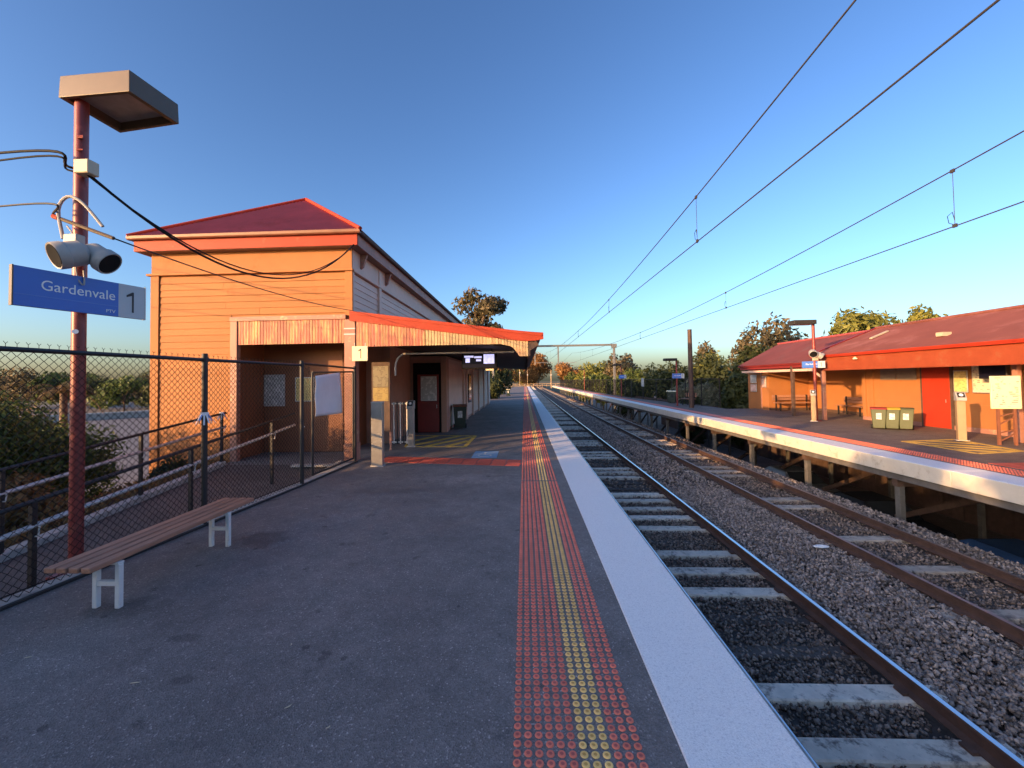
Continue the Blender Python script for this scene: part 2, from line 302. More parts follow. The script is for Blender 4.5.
def text(s, size, m, parent, mtx, name='lettering', extrude=.002, align='LEFT'):
    cu = bpy.data.curves.new('txt', 'FONT'); cu.body = s; cu.size = size; cu.extrude = extrude; cu.align_x = align; cu.resolution_u = 4
    to = bpy.data.objects.new('txt', cu); C.objects.link(to); bpy.context.view_layer.update()
    me = bpy.data.meshes.new_from_object(to.evaluated_get(bpy.context.evaluated_depsgraph_get())); bpy.data.objects.remove(to)
    me.transform(mtx); me.materials.clear(); return link(name, me, m, parent)
def corr(p_eave0, p_eave1, top_fn, pitch=.08, amp=.012):
    """corrugated sheet between an eave line and top_fn(t): ridges run up the slope"""
    a, b = Vector(p_eave0), Vector(p_eave1); n = max(2, int((b-a).length/pitch*4)); mb = MB()
    nrm = (b-a).cross(Vector(top_fn(.5))-a).normalized(); nrm = nrm if nrm.z > 0 else -nrm
    vs = []
    for i in range(n+1):
        t = i/n; o = nrm*amp*math.sin(i*math.pi/2)
        vs += [a.lerp(b, t)+o, Vector(top_fn(t))+o]
    return mb.add(vs, [(2*i, 2*i+2, 2*i+3, 2*i+1) for i in range(n)])

# ------------------------------------------------------------------ ground and terrain
def ground():
    g = MB().quad((-900, -500, -4.2), (900, -500, -4.2), (900, 1500, -4.2), (-900, 1500, -4.2)).build('ground', M['grass']); struct(g)
    # railway embankment: ballast top at -1.24, shoulders at both sides
    e = MB().prism([(1.45, -1.305), (8.75, -1.305), (9.05, -1.38), (9.9, -2.2), (10.6, -4.25), (-2, -4.25), (1.45, -4.25)], 'y', -25, 420).build('railway_embankment', M['ballast']); struct(e)
    # garden bank falling away on the left of the ramp
    nx, ny = 26, 60; vs = []; fs = []
    for j in range(ny+1):
        y = -20+j*1.2
        for i in range(nx+1):
            x = -8.42-i*.5; t = min(1, i*.5/10)
            top = max(-1.9, min(0, -.55+(y-5)*.09)) if y < 11.4 else 0
            z = top-.12-(3.85+top)*(t*t*(3-2*t))+(random.random()-.5)*.14*(1 if i > 0 else 0)
            vs.append((x, y, z))
    for j in range(ny):
        for i in range(nx): k = j*(nx+1)+i; fs.append((k, k+1, k+nx+2, k+nx+1))
    b = MB().add(vs, fs).build('garden_bank', M['soil'], smooth=True); struct(b)
    # road at the foot of the bank with kerb and painted line
    r = MB().quad((-21.6, -30, -3.95), (-21.6, 130, -3.95), (-140, 130, -2.9), (-140, -30, -2.9)).build('car_park', asphalt); struct(r)
    rk = MB(); rk.box(-21.6, -21.3, -30, 130, -4.2, -3.8); rk.build('kerb', M['concrete'], r)
    # lower car park beneath platform two
    u = MB().quad((10.1, -20, -3.7), (40, -20, -3.7), (40, 140, -3.15), (10.1, 140, -3.7)).build('lower_car_park', asphalt2); struct(u)
ground()

# ------------------------------------------------------------------ platform one
FL = [(-5.75, -14), (-5.52, 1.0), (-4.86, 8.71), (-4.74, 11.2)]        # fence line along the back of the platform
def fence_x(y):
    for (x0, y0), (x1, y1) in zip(FL, FL[1:]):
        if y <= y1: return x0+(x1-x0)*(y-y0)/(y1-y0)
    return FL[-1][0]
TX0, TP = -0.08, 0.0655
def dome(col, low=False):
    if low: return MB().lathe([(.024, 0), (.0195, .006)], 6)
    return MB().lathe([(.0245, 0), (.0235, .004), (.020, .0062), (.0115, .0062), (.0105, .0045), (.0001, .0045)], 14)
def platform_one():
    p = estruct('platform', 'near platform with asphalt surface and white painted edge')
    poly = [(0.885, -14), (0.885, 138), (-3.2, 138), (-5.0, 60), (-5.0, 20), (-8.42, 20), (-8.42, 10.9), (FL[3][0], 10.9)]+[(fence_x(y)+.03, y) for y in (8.71, 1.0, -14)]
    MB().prism(poly, 'z', -.3, 0).build('asphalt_surface', asphalt, p)
    e = MB()
    for y0, y1 in ((-14, 24), (24, 60), (60, 138)): e.box(.887, 1.59, y0, y1-.004, -.22, .006, 0)
    e.build('white_edge_strip', M['white_edge'], p, bevel=.008)
    MB().box(1.565, 1.61, -14, 138, -.24, -.006).build('edge_nosing', M['concrete'], p)
    MB().box(1.0, 1.4, -14, 138, -1.6, -.22).build('face_wall', M['concrete_dk'], p)
    mr, my = dome('r').mesh('tactile_dot'), dome('y').mesh('tactile_dot')
    for me, a, b in ((mr, 'tred', 'tredc'), (my, 'tyel', 'tyelc')):
        me.materials.append(M[a]); me.materials.append(M[b])
        for pl in me.polygons:
            if pl.center.xy.length < .0113: pl.material_index = 1
    Y = 2.28
    P_ = .0625
    for j in range(25):
        for i in range(12):
            o = link('tactile_dot', my if 6 <= i <= 8 else mr, None, p, loc=(TX0+i*TP, Y+j*P_, .0005))
    # the rest of the strip: same dots, joined
    for cols, kk, kc in (((0, 1, 2, 3, 4, 5, 9, 10, 11), 'tred', 'tredc'), ((6, 7, 8), 'tyel', 'tyelc')):
        for y0, y1, low in ((Y+25*P_, 9.0, False), (9.0, 60, True), (-3, Y, True)):
            src = dome('', low); base = np.array(src.v); n = int((y1-y0)/P_)
            tri = [(f[0], f[k], f[k+1]) for f in src.f for k in range(1, len(f)-1)]; tri = np.array(tri)
            offs = np.array([(TX0+i*TP, Y+P_*round((y0-Y)/P_)+j*P_, .0005) for j in range(n) for i in cols])
            V = (base[None]+offs[:, None]).reshape(-1, 3); F = (tri[None]+(np.arange(len(offs))*len(base))[:, None, None]).reshape(-1, 3)
            o = np_mesh('tactile_dots', V, F, M[kk], p); stuff(o)
            if not low:
                o.data.materials.append(M[kc])
                c = V[F].mean(1)-np.repeat(offs, len(tri), 0); mi = (np.hypot(c[:, 0], c[:, 1]) < .0113).astype(np.int32)
                o.data.polygons.foreach_set('material_index', mi)
    for x0, x1, k in ((TX0-.02, TX0+5.4*TP, 'tred'), (TX0+5.6*TP, TX0+8.4*TP, 'tyel'), (TX0+8.6*TP, TX0+11.3*TP, 'tred')):
        MB().box(x0, x1, 60, 138, 0, .006).build('tactile_strip', M[k], p)
    # cross row of red tiles, hatched box, blue boarding panel
    for i in range(10):
        for j in range(2):
            x = -4.1+i*.395; y = 11.16+(.395*j)-(x+4.1)*.17
            b = MB().box(0, .372, 0, .385, .001, .009)
            for a in range(5):
                for c in range(5): b.lathe([(.026, 0), (.018, .006)], 6, (.045+a*.074, .045+c*.074, .009))
            o = b.build('red_tile', M['redtile'], p); o.location = (x, y, 0); o.rotation_euler.z = -.168
    hatch(p, [(-4.6, 16.6), (-4.05, 13.75), (-2.03, 13.6), (-2.0, 16.3)], 0.004)
    MB().box(-1.56, -.83, 11.66, 12.74, .001, .005).build('blue_boarding_panel', M['bluepanel'], p)
    s = MB()     # pale access symbol on the panel: head, back, seat, wheel
    s.lathe([(.055, 0), (.055, .002)], 10, (-1.22, 12.5, .006))
    s.box(-1.25, -1.19, 12.1, 12.42, .006, .008); s.box(-1.19, -1.02, 12.1, 12.16, .006, .008); s.box(-1.06, -1.0, 11.88, 12.1, .006, .008)
    pts = [(-1.2+.19*math.cos(a), 12.02+.19*math.sin(a)) for a in [R(100+i*15) for i in range(16)]]
    for (ax, ay), (bx, by) in zip(pts, pts[1:]): s.beam((ax, ay, .007), (bx, by, .007), .04, .002)
    s.build('access_symbol', M['signgrey'], p)
    # patches and spots on the asphalt
    return p
def hatch(p, q, z, zz=0):
    q = [Vector((a, b, z)) for a, b in q]; m = MB()
    for i in range(4): m.beam(q[i], q[(i+1) % 4], .14, .004)
    def at(u, v): return q[0].lerp(q[3], u).lerp(q[1].lerp(q[2], u), v)
    for u0, v0, u1, v1 in ((.02, .6, .4, .05), (.05, .95, .75, .05), (.35, .95, .97, .1), (.7, .95, .97, .5)): m.beam(at(u0, v0), at(u1, v1), .24, .0035)
    return m.build('yellow_hatching', M['yellowline'], p)
PLAT1 = platform_one()
# a few small fallen leaves and spots of litter, as in the photograph
for k, (x, y, a, l) in enumerate(((-1.66, 2.75, .9, .05), (-2.95, 2.95, .2, .07), (-4.1, 3.2, .5, .05), (-2.0, 3.4, 2, .03), (-1.3, 2.6, 1.0, .03))):
    pts = [(x+math.cos(a)*t*l+math.sin(a)*.012*math.sin(t*3), y+math.sin(a)*t*l, .008) for t in (0, .3, .6, 1)]
    tag(MB().tube(pts, [.0015, .004, .004, .001], 5).build('fallen_leaf', M['beige']), ('curled pale leaf on the asphalt nearest the tactile strip in the foreground', 'longer pale leaf on the left foreground asphalt', 'pale scrap on the asphalt beside the near bench leg', 'tiny pale fleck on the middle of the asphalt', 'tiny pale fleck on the asphalt below the curled leaf')[k], 'leaf', 'fallen leaves on the asphalt')

# ------------------------------------------------------------------ ramp behind the fence
def ramp():
    def rz(y): return max(-1.9, min(0, (y-10.9)*.108))
    p = estruct('ramp_path', 'asphalt access ramp with concrete kerbs behind the fence')
    ys = [-14, 0, 4, 8, 10.9]; m = MB(); n = len(ys)
    vs = [(x if x < -6 else fence_x(y)-.32, y, rz(y)-.004) for y in ys for x in (-8.2, -5)]
    m.add(vs, [(2*i, 2*i+1, 2*i+3, 2*i+2) for i in range(n-1)]); m.build('ramp_surface', asphalt3, p)
    for nm, f0, f1, h in (('kerb', lambda y: -8.42, lambda y: -8.2, .11), ('kerb', lambda y: fence_x(y)-.32, lambda y: fence_x(y)-.2, .1)):
        vs = []; k = MB()
        for y in ys: vs += [(f0(y), y, rz(y)-.4), (f1(y), y, rz(y)-.4), (f1(y), y, rz(y)+h), (f0(y), y, rz(y)+h)]
        k.add(vs, [(4*i+a, 4*i+(a+1) % 4, 4*i+4+(a+1) % 4, 4*i+4+a) for i in range(n-1) for a in range(4)]+[(0, 1, 2, 3), tuple(4*n-4+a for a in range(4))])
        k.build(nm, M['concrete'], p, bevel=.012)
    # plinth carrying the fence
    vs = []; k = MB()
    for y in (-14, 1.0, 8.71, 10.88):
        x = fence_x(y); vs += [(x-.14, y, -.9), (x+.03, y, -.9), (x+.03, y, .035), (x-.14, y, .035)]
    k.add(vs, [(4*i+a, 4*i+(a+1) % 4, 4*i+4+(a+1) % 4, 4*i+4+a) for i in range(3) for a in range(4)]+[(0, 1, 2, 3), (12, 13, 14, 15)])
    k.build('fence_plinth', M['concrete'], p, bevel=.01)
    k = MB()
    for a, b in zip(FL, FL[1:]): k.beam((a[0]+.055, a[1], .012), (b[0]+.055, b[1], .012), .05, .03)
    k.build('rubber_edge', M['rubber'], p)
    MB().box(-6.2, -4.95, 10.55, 10.75, .0, .05).build('threshold_step', M['concrete'], p)
    # handrails
    for x, y0, y1, h, rails, lbl in ((-8.3, -2, 11.0, 1.42, (0, .38), 'black and grey two bar handrail along the far kerb of the ramp'), (-6.0, -2, 10.4, 1.48, (0, .30), 'two bar handrail on the fence side of the ramp')):
        t = thing('handrail', lbl, 'handrail', (x, (y0+y1)/2, rz((y0+y1)/2)))
        L = lambda y, z: (0, y-(y0+y1)/2, rz(y)+z-rz((y0+y1)/2))
        for i, dz in enumerate(rails):
            pts = [L(y, h-dz) for y in np.linspace(y0, y1, 14)]
            MB().tube(pts, .03 if i == 0 else .034, 8).build('rail', M['black'] if i == 0 else M['galv'], t, smooth=True)
        y = y1-.15 if x < -7 else 9.45
        while y > y0:
            MB().beam(L(y, -.05), L(y, h), .055, .055, (0, 1, 0)).build('post', M['black'], t)
            a, b = L(y, h-rails[1]-.12), L(y, h-rails[1]); MB().tube([(0, a[1], a[2]), (.07, a[1], a[2]), (.09, a[1], b[2])], .01, 6).build('bracket', M['whitepaint'], t)
            y -= 2.35
ramp()

# ------------------------------------------------------------------ chain link fence and gate
def diamond(p0, p1, z0, z1, cell=.09, r=.0042, barbs=True):
    """two families of wires crossing in diamonds"""
    m = MB(); p0, p1 = Vector(p0), Vector(p1); L = (p1-p0).length; t = (p1-p0)/L; nrm = Vector((-t.y, t.x, 0)); up = Vector((0, 0, 1))
    n = int(L/cell); nz = int((z1-z0)/(cell*.5))
    for i in range(n):
        pts = []
        for k in range(nz+1):
            a = (i+(.5 if k % 2 else 0)*1.0)*cell
            pts.append(p0+t*a+up*(z0+(z1-z0)*k/nz)+nrm*(.004 if k % 2 else -.004))
        m.tube(pts, r, 3, cap=False)
        pts = [p0+t*((i+(.5 if k % 2 else 1.0))*cell)+up*(z0+(z1-z0)*k/nz)-nrm*(.004 if k % 2 else -.004) for k in range(nz+1)]
        m.tube(pts, r, 3, cap=False)
        if barbs:
            c = p0+t*((i+.5)*cell)+up*z1
            m.tube([c, c+up*.035, c+up*.055+t*.018], .003, 3, cap=False); m.tube([c+up*.035, c+up*.06-t*.018], .003, 3, cap=False)
    return m
def fence():
    t = thing('chain_link_fence', 'black chain link fence with barbed top along the platform behind the bench', 'fence', (FL[1][0], FL[1][1], .03))
    o = Vector((FL[1][0], FL[1][1], .03)); L = lambda x, y, z: Vector((x, y, z))-o
    a, b = (fence_x(-6), -6), (FL[2][0], FL[2][1])
    segs = [((fence_x(-6), -6), (FL[1])), (FL[1], FL[2])]
    for s0, s1 in segs:
        stuff(diamond(L(*s0, 0), L(*s1, 0), .04, 2.62).build('wire_mesh', M['wire'], t))
        MB().tube([L(*s0, 2.60), L(*s1, 2.60)], .027, 8).build('top_rail', M['black'], t, smooth=True)
        MB().tube([L(*s0, .1), L(*s1, .1)], .006, 6).build('bottom_wire', M['wire'], t)
    for y in (-5.5, -2.6, .3, 3.25, 6.26, 8.71):
        x = fence_x(y)
        MB().tube([L(x, y, .0), L(x, y, 2.70)], .042, 12).build('post', M['black'], t, smooth=True)
        MB().tube([L(x, y, 2.56), L(x, y, 2.64)], .052, 12).build('rail_clamp', M['black'], t, smooth=True)
    # gate on from the last post
    g = thing('mesh_gate', 'black chain link gate beside the station entrance with a white sheet on it', 'gate', (*FL[2], .03)); o = Vector((*FL[2], .03))
    L = lambda x, y, z: Vector((x, y, z))-o
    x9, x11 = fence_x(9.12), fence_x(11.15)
    for nm, p, q, r in (('hinge_stile', (x9, 9.12, .12), (x9, 9.12, 2.45), .026), ('latch_stile', (x11, 11.1, .12), (x11, 11.1, 2.5), .026), ('gate_rail', (x9, 9.12, 2.45), (x11, 11.1, 2.50), .024), ('gate_rail', (x9, 9.12, .12), (x11, 11.1, .12), .022), ('header_bar', (*FL[2], 2.64), (x11, 11.2, 2.6), .026), ('gate_post', (x11, 11.22, 0), (x11, 11.22, 2.66), .04)):
        MB().tube([L(*p), L(*q)], r, 10).build(nm, M['black'], g, smooth=True)
    stuff(diamond(L(x9, 9.12, 0), L(x11, 11.1, 0), .12, 2.45, 0.08, .0042, False).build('wire_mesh', M['wire'], g))
    stuff(diamond(L(*FL[2], 0), L(x9, 9.1, 0), .12, 2.6, 0.08, .0042, False).build('wire_mesh', M['wire'], g))
    MB().tube([L(x9-.0, 8.78, 1.25), L(x9-.1, 8.8, 1.22), L(x9-.13, 8.85, 1.32)], .012, 6).build('latch_hook', M['whitepaint'], g)
    # white sheet tied to the gate (platform side), slightly rumpled and hanging askew
    n = 14; c = [Vector((x9+.055, 9.14, 2.37)), Vector((x9+.07, 10.36, 2.47)), Vector((x9+.075, 10.5, 1.41)), Vector((x9+.055, 9.12, 1.44))]
    c = [v-Vector((0, 0, 0)) for v in c]; vs = []
    for j in range(n+1):
        for i in range(n+1):
            u, v = i/n, j/n; p = c[0].lerp(c[1], u).lerp(c[3].lerp(c[2], u), v); p.x += .018*math.sin(u*7+v*3)*v+.012*math.sin(v*9)*(1-u)
            vs.append(p)
    s = MB().add(vs, [(j*(n+1)+i, j*(n+1)+i+1, (j+1)*(n+1)+i+1, (j+1)*(n+1)+i) for j in range(n) for i in range(n)]).build('plastic_sheet', M['sheet'], smooth=True)
    so = s.modifiers.new('thick', 'SOLIDIFY'); so.thickness = .004
    tag(s, 'white rumpled plastic sheet tied to the black mesh gate', 'sheet')
    # bundles of white ties on the fence post and on the handrail post
    for (x, y, z, lbl) in ((fence_x(6.26)+.0, 6.26, 1.72, 'white and blue tie bundle around the black fence post'), (-8.3, 10.85, 1.40, 'white tie bundle on the handrail post beside the orange wall')):
        t2 = thing('tie_bundle', lbl, 'tie', (x, y, z), group='white tie bundles')
        for k in range(11):
            a = k*2*math.pi/11+.2; l = random.uniform(.04, .16); e_ = random.uniform(.03, .11); m = MB()
            m.beam((.045*math.cos(a), .045*math.sin(a), .03), (.045*math.cos(a)+e_*math.cos(a), .045*math.sin(a)+e_*math.sin(a), -l), .022, .004, (math.cos(a), math.sin(a), .3)); m.build('tail', M['sheet'] if k % 4 else M['signline'], t2)
        MB().tube([(0, 0, 0), (0, 0, .05)], .056, 12).build('band', M['sheet'], t2)
fence()

# ------------------------------------------------------------------ bench
def bench():
    t = thing('platform_bench', 'backless bench of four timber slats on white steel legs by the fence', 'bench', (-4.27, 4.85, 0))
    for i in range(4):
        x = -.27+i*.122
        MB().box(x, x+.1, -1.17, 1.14, .455, .505, .008).build('slat', M['slat'], t)
    for y in (-.90, .60):
        pass
        for xl in (-.06, .175): MB().box(xl, xl+.05, y-.025, y+.025, 0, .43, .005).build('leg', M['whitepaint'], t)
        MB().box(-.009, .174, y-.02, y+.02, .22, .265).build('stretcher', M['whitepaint'], t)
        MB().box(-.25, .22, y-.03, y+.03, .431, .4545).build('seat_bracket', M['whitepaint'], t)
bench()

# ------------------------------------------------------------------ lamp post, speakers, name sign
def lamp_post():
    B = Vector((-5.47, 4.75, -.35))
    t = thing('lamp_post', 'red painted lamp post with a bronze box lamp behind the bench', 'lamp post', B); L = lambda x, y, z: Vector((x, y, z))-B
    MB().tube([L(-5.445, 4.75, -.35), L(-5.445, 4.75, 5.74)], .068, 20).build('pole', M['polered'], t, smooth=True)
    MB().box(-.16, .16, -.16, .16, .3, .33).build('base_plate', M['polered'], t)
    # lamp housing: open tray with recessed diffuser, long side towards the tracks
    q = [Vector((-5.60, 4.62, 5.72)), Vector((-4.68, 4.60, 5.74)), Vector((-4.62, 5.24, 5.74)), Vector((-5.56, 5.34, 5.72))]
    h = Vector((0, 0, .27)); m = MB(); c = sum(q, Vector())/4
    inn = [p+(c-p)*.13 for p in q]; rec = [p+Vector((0, 0, .1))+(c-p)*.05 for p in inn]; top = [p+h+(c-p)*.02 for p in q]
    m.add([*(p-B for p in q), *(p-B for p in top), *(p-B for p in inn), *(p-B for p in rec)],
          [(4, 5, 6, 7)]+[(i, (i+1) % 4, (i+1) % 4+4, i+4) for i in range(4)]+[(i, (i+1) % 4, (i+1) % 4+8, i+8) for i in range(4)]+[(i+8, (i+1) % 4+8, (i+1) % 4+12, i+12) for i in range(4)])
    m.build('lamp_housing', M['lampbrown'], t, bevel=.006)
    MB().quad(*[p+Vector((0, 0, -.002))-B for p in rec]).build('diffuser', M['lampglass'], t)
    MB().box(.08, .27, -.14, .0, 5.13, 5.30, .01).build('junction_box', M['beige'], t)
    for z in (5.6, 5.45, 5.62): MB().tube([(.05, -.07, z), (.13, -.07, z)], .01, 6).build('bolt', M['polered'], t)
    a, b = L(-5.66, 4.655, 4.27), L(-4.96, 4.7, 4.0)
    MB().tube([a, b], .022, 8).build('cable_arm', M['lampbrown'], t)
    MB().tube([a+Vector((-.02, 0, .008)), a+Vector((.05, 0, -.02))], .03, 8).build('arm_cap', M['redpaint'], t)
    MB().lathe([(.03, 0), (.03, .004)], 12).xf(Matrix.Translation((.055, -.066, 3.22)) @ Matrix.Rotation(R(75), 4, Vector((1, .8, 0)))).build('white_sticker', M['signwhite'], t)
    # conduit loop
    pts = [L(-5.56, 4.66, 4.1)+Vector((0, 0, -.1)), L(-5.6, 4.64, 4.35), L(-5.47, 4.63, 4.5), L(-5.3, 4.65, 4.42), L(-5.1, 4.7, 4.15)]
    sp = spline(pts, 16); MB().tube(sp, .018, 8).build('conduit', M['greypl'], t, smooth=True)
    pts = [L(-5.5, 4.65, 4.15), L(-5.4, 4.62, 4.05), L(-5.35, 4.62, 3.9), L(-5.36, 4.63, 3.7), L(-5.3, 4.6, 3.5), L(-5.24, 4.62, 3.42), L(-5.28, 4.65, 3.6)]
    MB().tube(spline(pts, 24), .009, 6).build('speaker_cable', M['greypl'], t, smooth=True)
    MB().box(.0, .17, -.17, -.06, 4.24, 4.38, .01).build('terminal_box', M['greypl'], t)
def spline(pts, n):
    pts = [Vector(p) for p in pts]; out = []; P = [pts[0]*2-pts[1]]+pts+[pts[-1]*2-pts[-2]]; m = len(pts)-1
    for i in range(n+1):
        u = i/n*m; k = min(int(u), m-1); t = u-k; a, b, c, d_ = P[k], P[k+1], P[k+2], P[k+3]
        out.append(.5*((2*b)+(c-a)*t+(2*a-5*b+4*c-d_)*t*t+(3*b-a-3*c+d_)*t**3))
    return out
lamp_post()
def speaker(loc, aim, label, r0=.15, r1=.17):
    t = thing('horn_speaker', label, 'loudspeaker', loc, group='speakers on the red lamp post')
    mt = Vector(aim).normalized().to_track_quat('Z', 'Y').to_matrix().to_4x4()
    MB().lathe([(r0*.7, -.17), (r0, -.12), (r0, .02), (r1, .03), (r1, .11), (r1*.95, .125), (r1*.8, .115), (r1*.78, .04)], 24).xf(mt).build('housing', M['greypl'], t, smooth=True)
    MB().lathe([(r1*.86, .1), (r1*.84, .1245), (r1*.5, .119)], 24).xf(mt).build('grille', M['void'], t, smooth=True)
    m = MB(); q = Vector((-5.42, 4.68, loc[2]+.05))-Vector(loc); m.beam((0, 0, 0), q, .05, .03); m.build('bracket', M['galv'], t)
speaker((-5.27, 4.47, 3.74), (-.35, -.78, -.36), 'round grey loudspeaker facing the camera on the red lamp post', .145, .155)
speaker((-5.12, 4.70, 3.76), (.8, .15, -.55), 'grey loudspeaker turned away towards the tracks on the red lamp post', .13, .15)

def one(h, m, parent, mtx):
    """the figure 1: a stem with a flag"""
    w = h*.075; pts = [(0, 0), (w, 0), (w, h), (w*.25, h), (-h*.22, h*.83), (-h*.22, h*.73), (0, h*.82)]
    return MB().prism(pts, 'z', -.001, .002).xf(mtx).build('number', m, parent)
def name_sign(p0, p1, ztop, zbot, label, group, s=1.0, cut=.762, full=True, thick=.05):
    """p0 -> p1 left to right as seen from the platform; blue panel with name, grey end with the number"""
    p0, p1 = Vector((*p0, 0)), Vector((*p1, 0)); t = p1-p0; L = t.length; t /= L; nrm = Vector((t.y, -t.x, 0)); H = ztop-zbot
    o = thing('station_sign', label, 'sign', (*(p0+p1).xy/2, zbot), group=group)
    o.rotation_euler.z = math.atan2(t.y, t.x)
    MB().box(-L/2, -L/2+L*cut, -thick/2, thick/2, 0, H, 0).build('name_panel', M['signblue'], o)
    MB().box(-L/2+L*cut, L/2, -thick/2, thick/2, 0, H, 0).build('number_panel', M['signgrey'], o)
    MB().box(-L/2-.012, -L/2, -thick/2-.004, thick/2+.004, -.004, H+.004).build('end_cap', M['lampbrown'], o); MB().box(L/2, L/2+.012, -thick/2-.004, thick/2+.004, -.004, H+.004).build('end_cap', M['galv'], o)
    rot = Matrix.Rotation(R(90), 4, 'X')
    for side in ((0, 1) if full else (0,)):
        f = Matrix.Rotation(math.pi*side, 4, 'Z') @ Matrix.Translation((0, -thick/2-.001, 0))
        x0 = -L/2 if side == 0 else -L/2+L*(1-cut)
        tx = text('Gardenvale', 1.0, M['signwhite'], o, Matrix.Identity(4), extrude=.004)
        w = max(v.co.x for v in tx.data.vertices); k = L*cut*.735/w
        tx.data.transform(f @ Matrix.Translation((x0+L*cut*.225, 0, H*.47)) @ rot @ Matrix.Diagonal((k, min(k*1.12, H*.5), .5, 1)))
        one(H*.62, M['ink'], o, f @ Matrix.Translation((-L/2+L*(cut+1)/2 if side == 0 else -L/2+L*(1-cut)/2, 0, H*.17)) @ rot)
        text('PTV', H*.13, M['signwhite'], o, f @ Matrix.Translation((x0+L*cut*.86, 0, H*.09)) @ rot, name='logo')
        MB().box(x0+.01, x0+L*cut-.01, -.0015, .0, H*.29, H*.305).xf(f).build('rule_line', M['signline'], o)
    return o
name_sign((-5.46, 4.10), (-5.11, 5.25), 3.52, 3.09, 'blue Gardenvale sign with a grey 1 panel on the near left lamp post', 'Gardenvale name signs')

# cables from the lamp post
def cable(pts, r, label, sag=0, m=None, n=24):
    a, b = Vector(pts[0]), Vector(pts[-1])
    P = spline(pts, n) if len(pts) > 2 else [a.lerp(b, i/n)-Vector((0, 0, sag*4*(i/n)*(1-i/n))) for i in range(n+1)]
    return tag(MB().tube(P, r, 6).build('overhead_cable', m or M['wire'], smooth=True), label, 'cable')
cable([(-5.28, 4.68, 4.80), (-4.72, 11.15, 6.08)], .017, 'thick black cable sagging from lamp post to the station roof corner', 1.12)
cable([(-5.28, 4.68, 4.78), (-4.72, 11.15, 6.05)], .011, 'thin black cable below the thick one to the roof corner', 1.02)
cable([(-4.96, 4.70, 4.0), (-4.82, 11.3, 4.24)], .009, 'thin grey cable from pole arm down to the canopy corner', .12, M['ohwire'])
cable([(-5.52, 4.72, 4.90), (-6.79, 4.95, 5.27), (-18.9, 9, 7.2)], .016, 'upper black cable entering from the left to the lamp post')
cable([(-5.52, 4.72, 4.86), (-6.79, 4.95, 5.17), (-18.9, 9, 6.7)], .012, 'lower black cable entering from the left to the lamp post')
cable([(-5.64, 4.66, 4.27), (-6.71, 4.9, 4.54), (-18.9, 9, 5.9)], .012, 'grey cable running from the red tipped pole arm out to the left', m=M['ohwire'])
up = thing('utility_pole', 'timber utility pole left of the station carrying the lamp post cables', 'utility pole', (-19, 9, -4.2))
MB().tube([(0, 0, 0), (0, 0, 12)], [.16, .12], 12).build('pole', M['bark'], up, smooth=True); MB().box(-.05, .05, -.9, .9, 10.9, 11.02).build('cross_arm', M['bark'], up)

# ------------------------------------------------------------------ railway tracks
def rail_mesh(y0, y1):
    prof = [(-.075, 0), (.075, 0), (.075, .012), (.012, .035), (.012, .115), (.036, .13), (.036, .158), (.03, .165), (-.03, .165), (-.036, .158), (-.036, .13), (-.012, .115), (-.012, .035), (-.075, .012)]
    return MB().prism(prof, 'y', y0, y1)
def track(xl, xr, label, timber, shine, ystart, conc='sleeper_c'):
    cx = (xl+xr)/2; t = thing('railway_track', label, 'railway track', (cx, 0, -1.215))
    for x in (xl, xr):
        r = rail_mesh(-14, 400).build('rail', M['rail'], t, loc=(x-cx, 0, 0))
        MB().box(-.027, .027, -14, 400, .1655, .1668).build('running_surface', M[shine], r)
    sm = MB().box(-1.2, 1.2, -.125, .125, -.16, 0, .015).mesh('sleeper'); tm = MB().box(-1.22, 1.22, -.115, .115, -.16, -.05, .012).mesh('sleeper')
    clip = MB().prism([(-.12, 0), (.12, 0), (.12, .028), (.066, .034), (.066, .004), (-.066, .004), (-.066, .034), (-.12, .028)], 'y', -.06, .06)
    cm = clip.mesh('rail_clip')
    y = ystart; k = 0
    while y < 96:
        isT = k in timber or (k > 14 and (k*7) % 5 in (0, 2))
        s = link('sleeper', tm if isT else sm, M['sleeper_t'] if isT else M[conc], t, loc=(random.uniform(-.04, .04), y+random.uniform(-.03, .03), random.uniform(-.012, .0)))
        s.rotation_euler.z = random.uniform(-.012, .012)
        if y < 16:
            for x in (xl, xr): link('rail_clip', cm, M['rail'], s, loc=(x-cx, 0, 0 if not isT else -.05))
        y += .70; k += 1
    far = MB()
    while y < 380: far.box(-1.2, 1.2, y, y+.25, -.16, 0); y += .7
    stuff(far.build('sleepers', M[conc], t))
    return t
track(2.36, 4.08, 'near railway track with shiny rails on pale concrete sleepers', {0, 1, 4, 5, 9}, 'railtop', 2.58)
track(6.235, 7.79, 'far railway track with rusty rails beside platform two', {0, 1, 2, 3, 4, 6, 8, 10, 11, 14}, 'railtop_d', 2.7, 'sleeper_d')

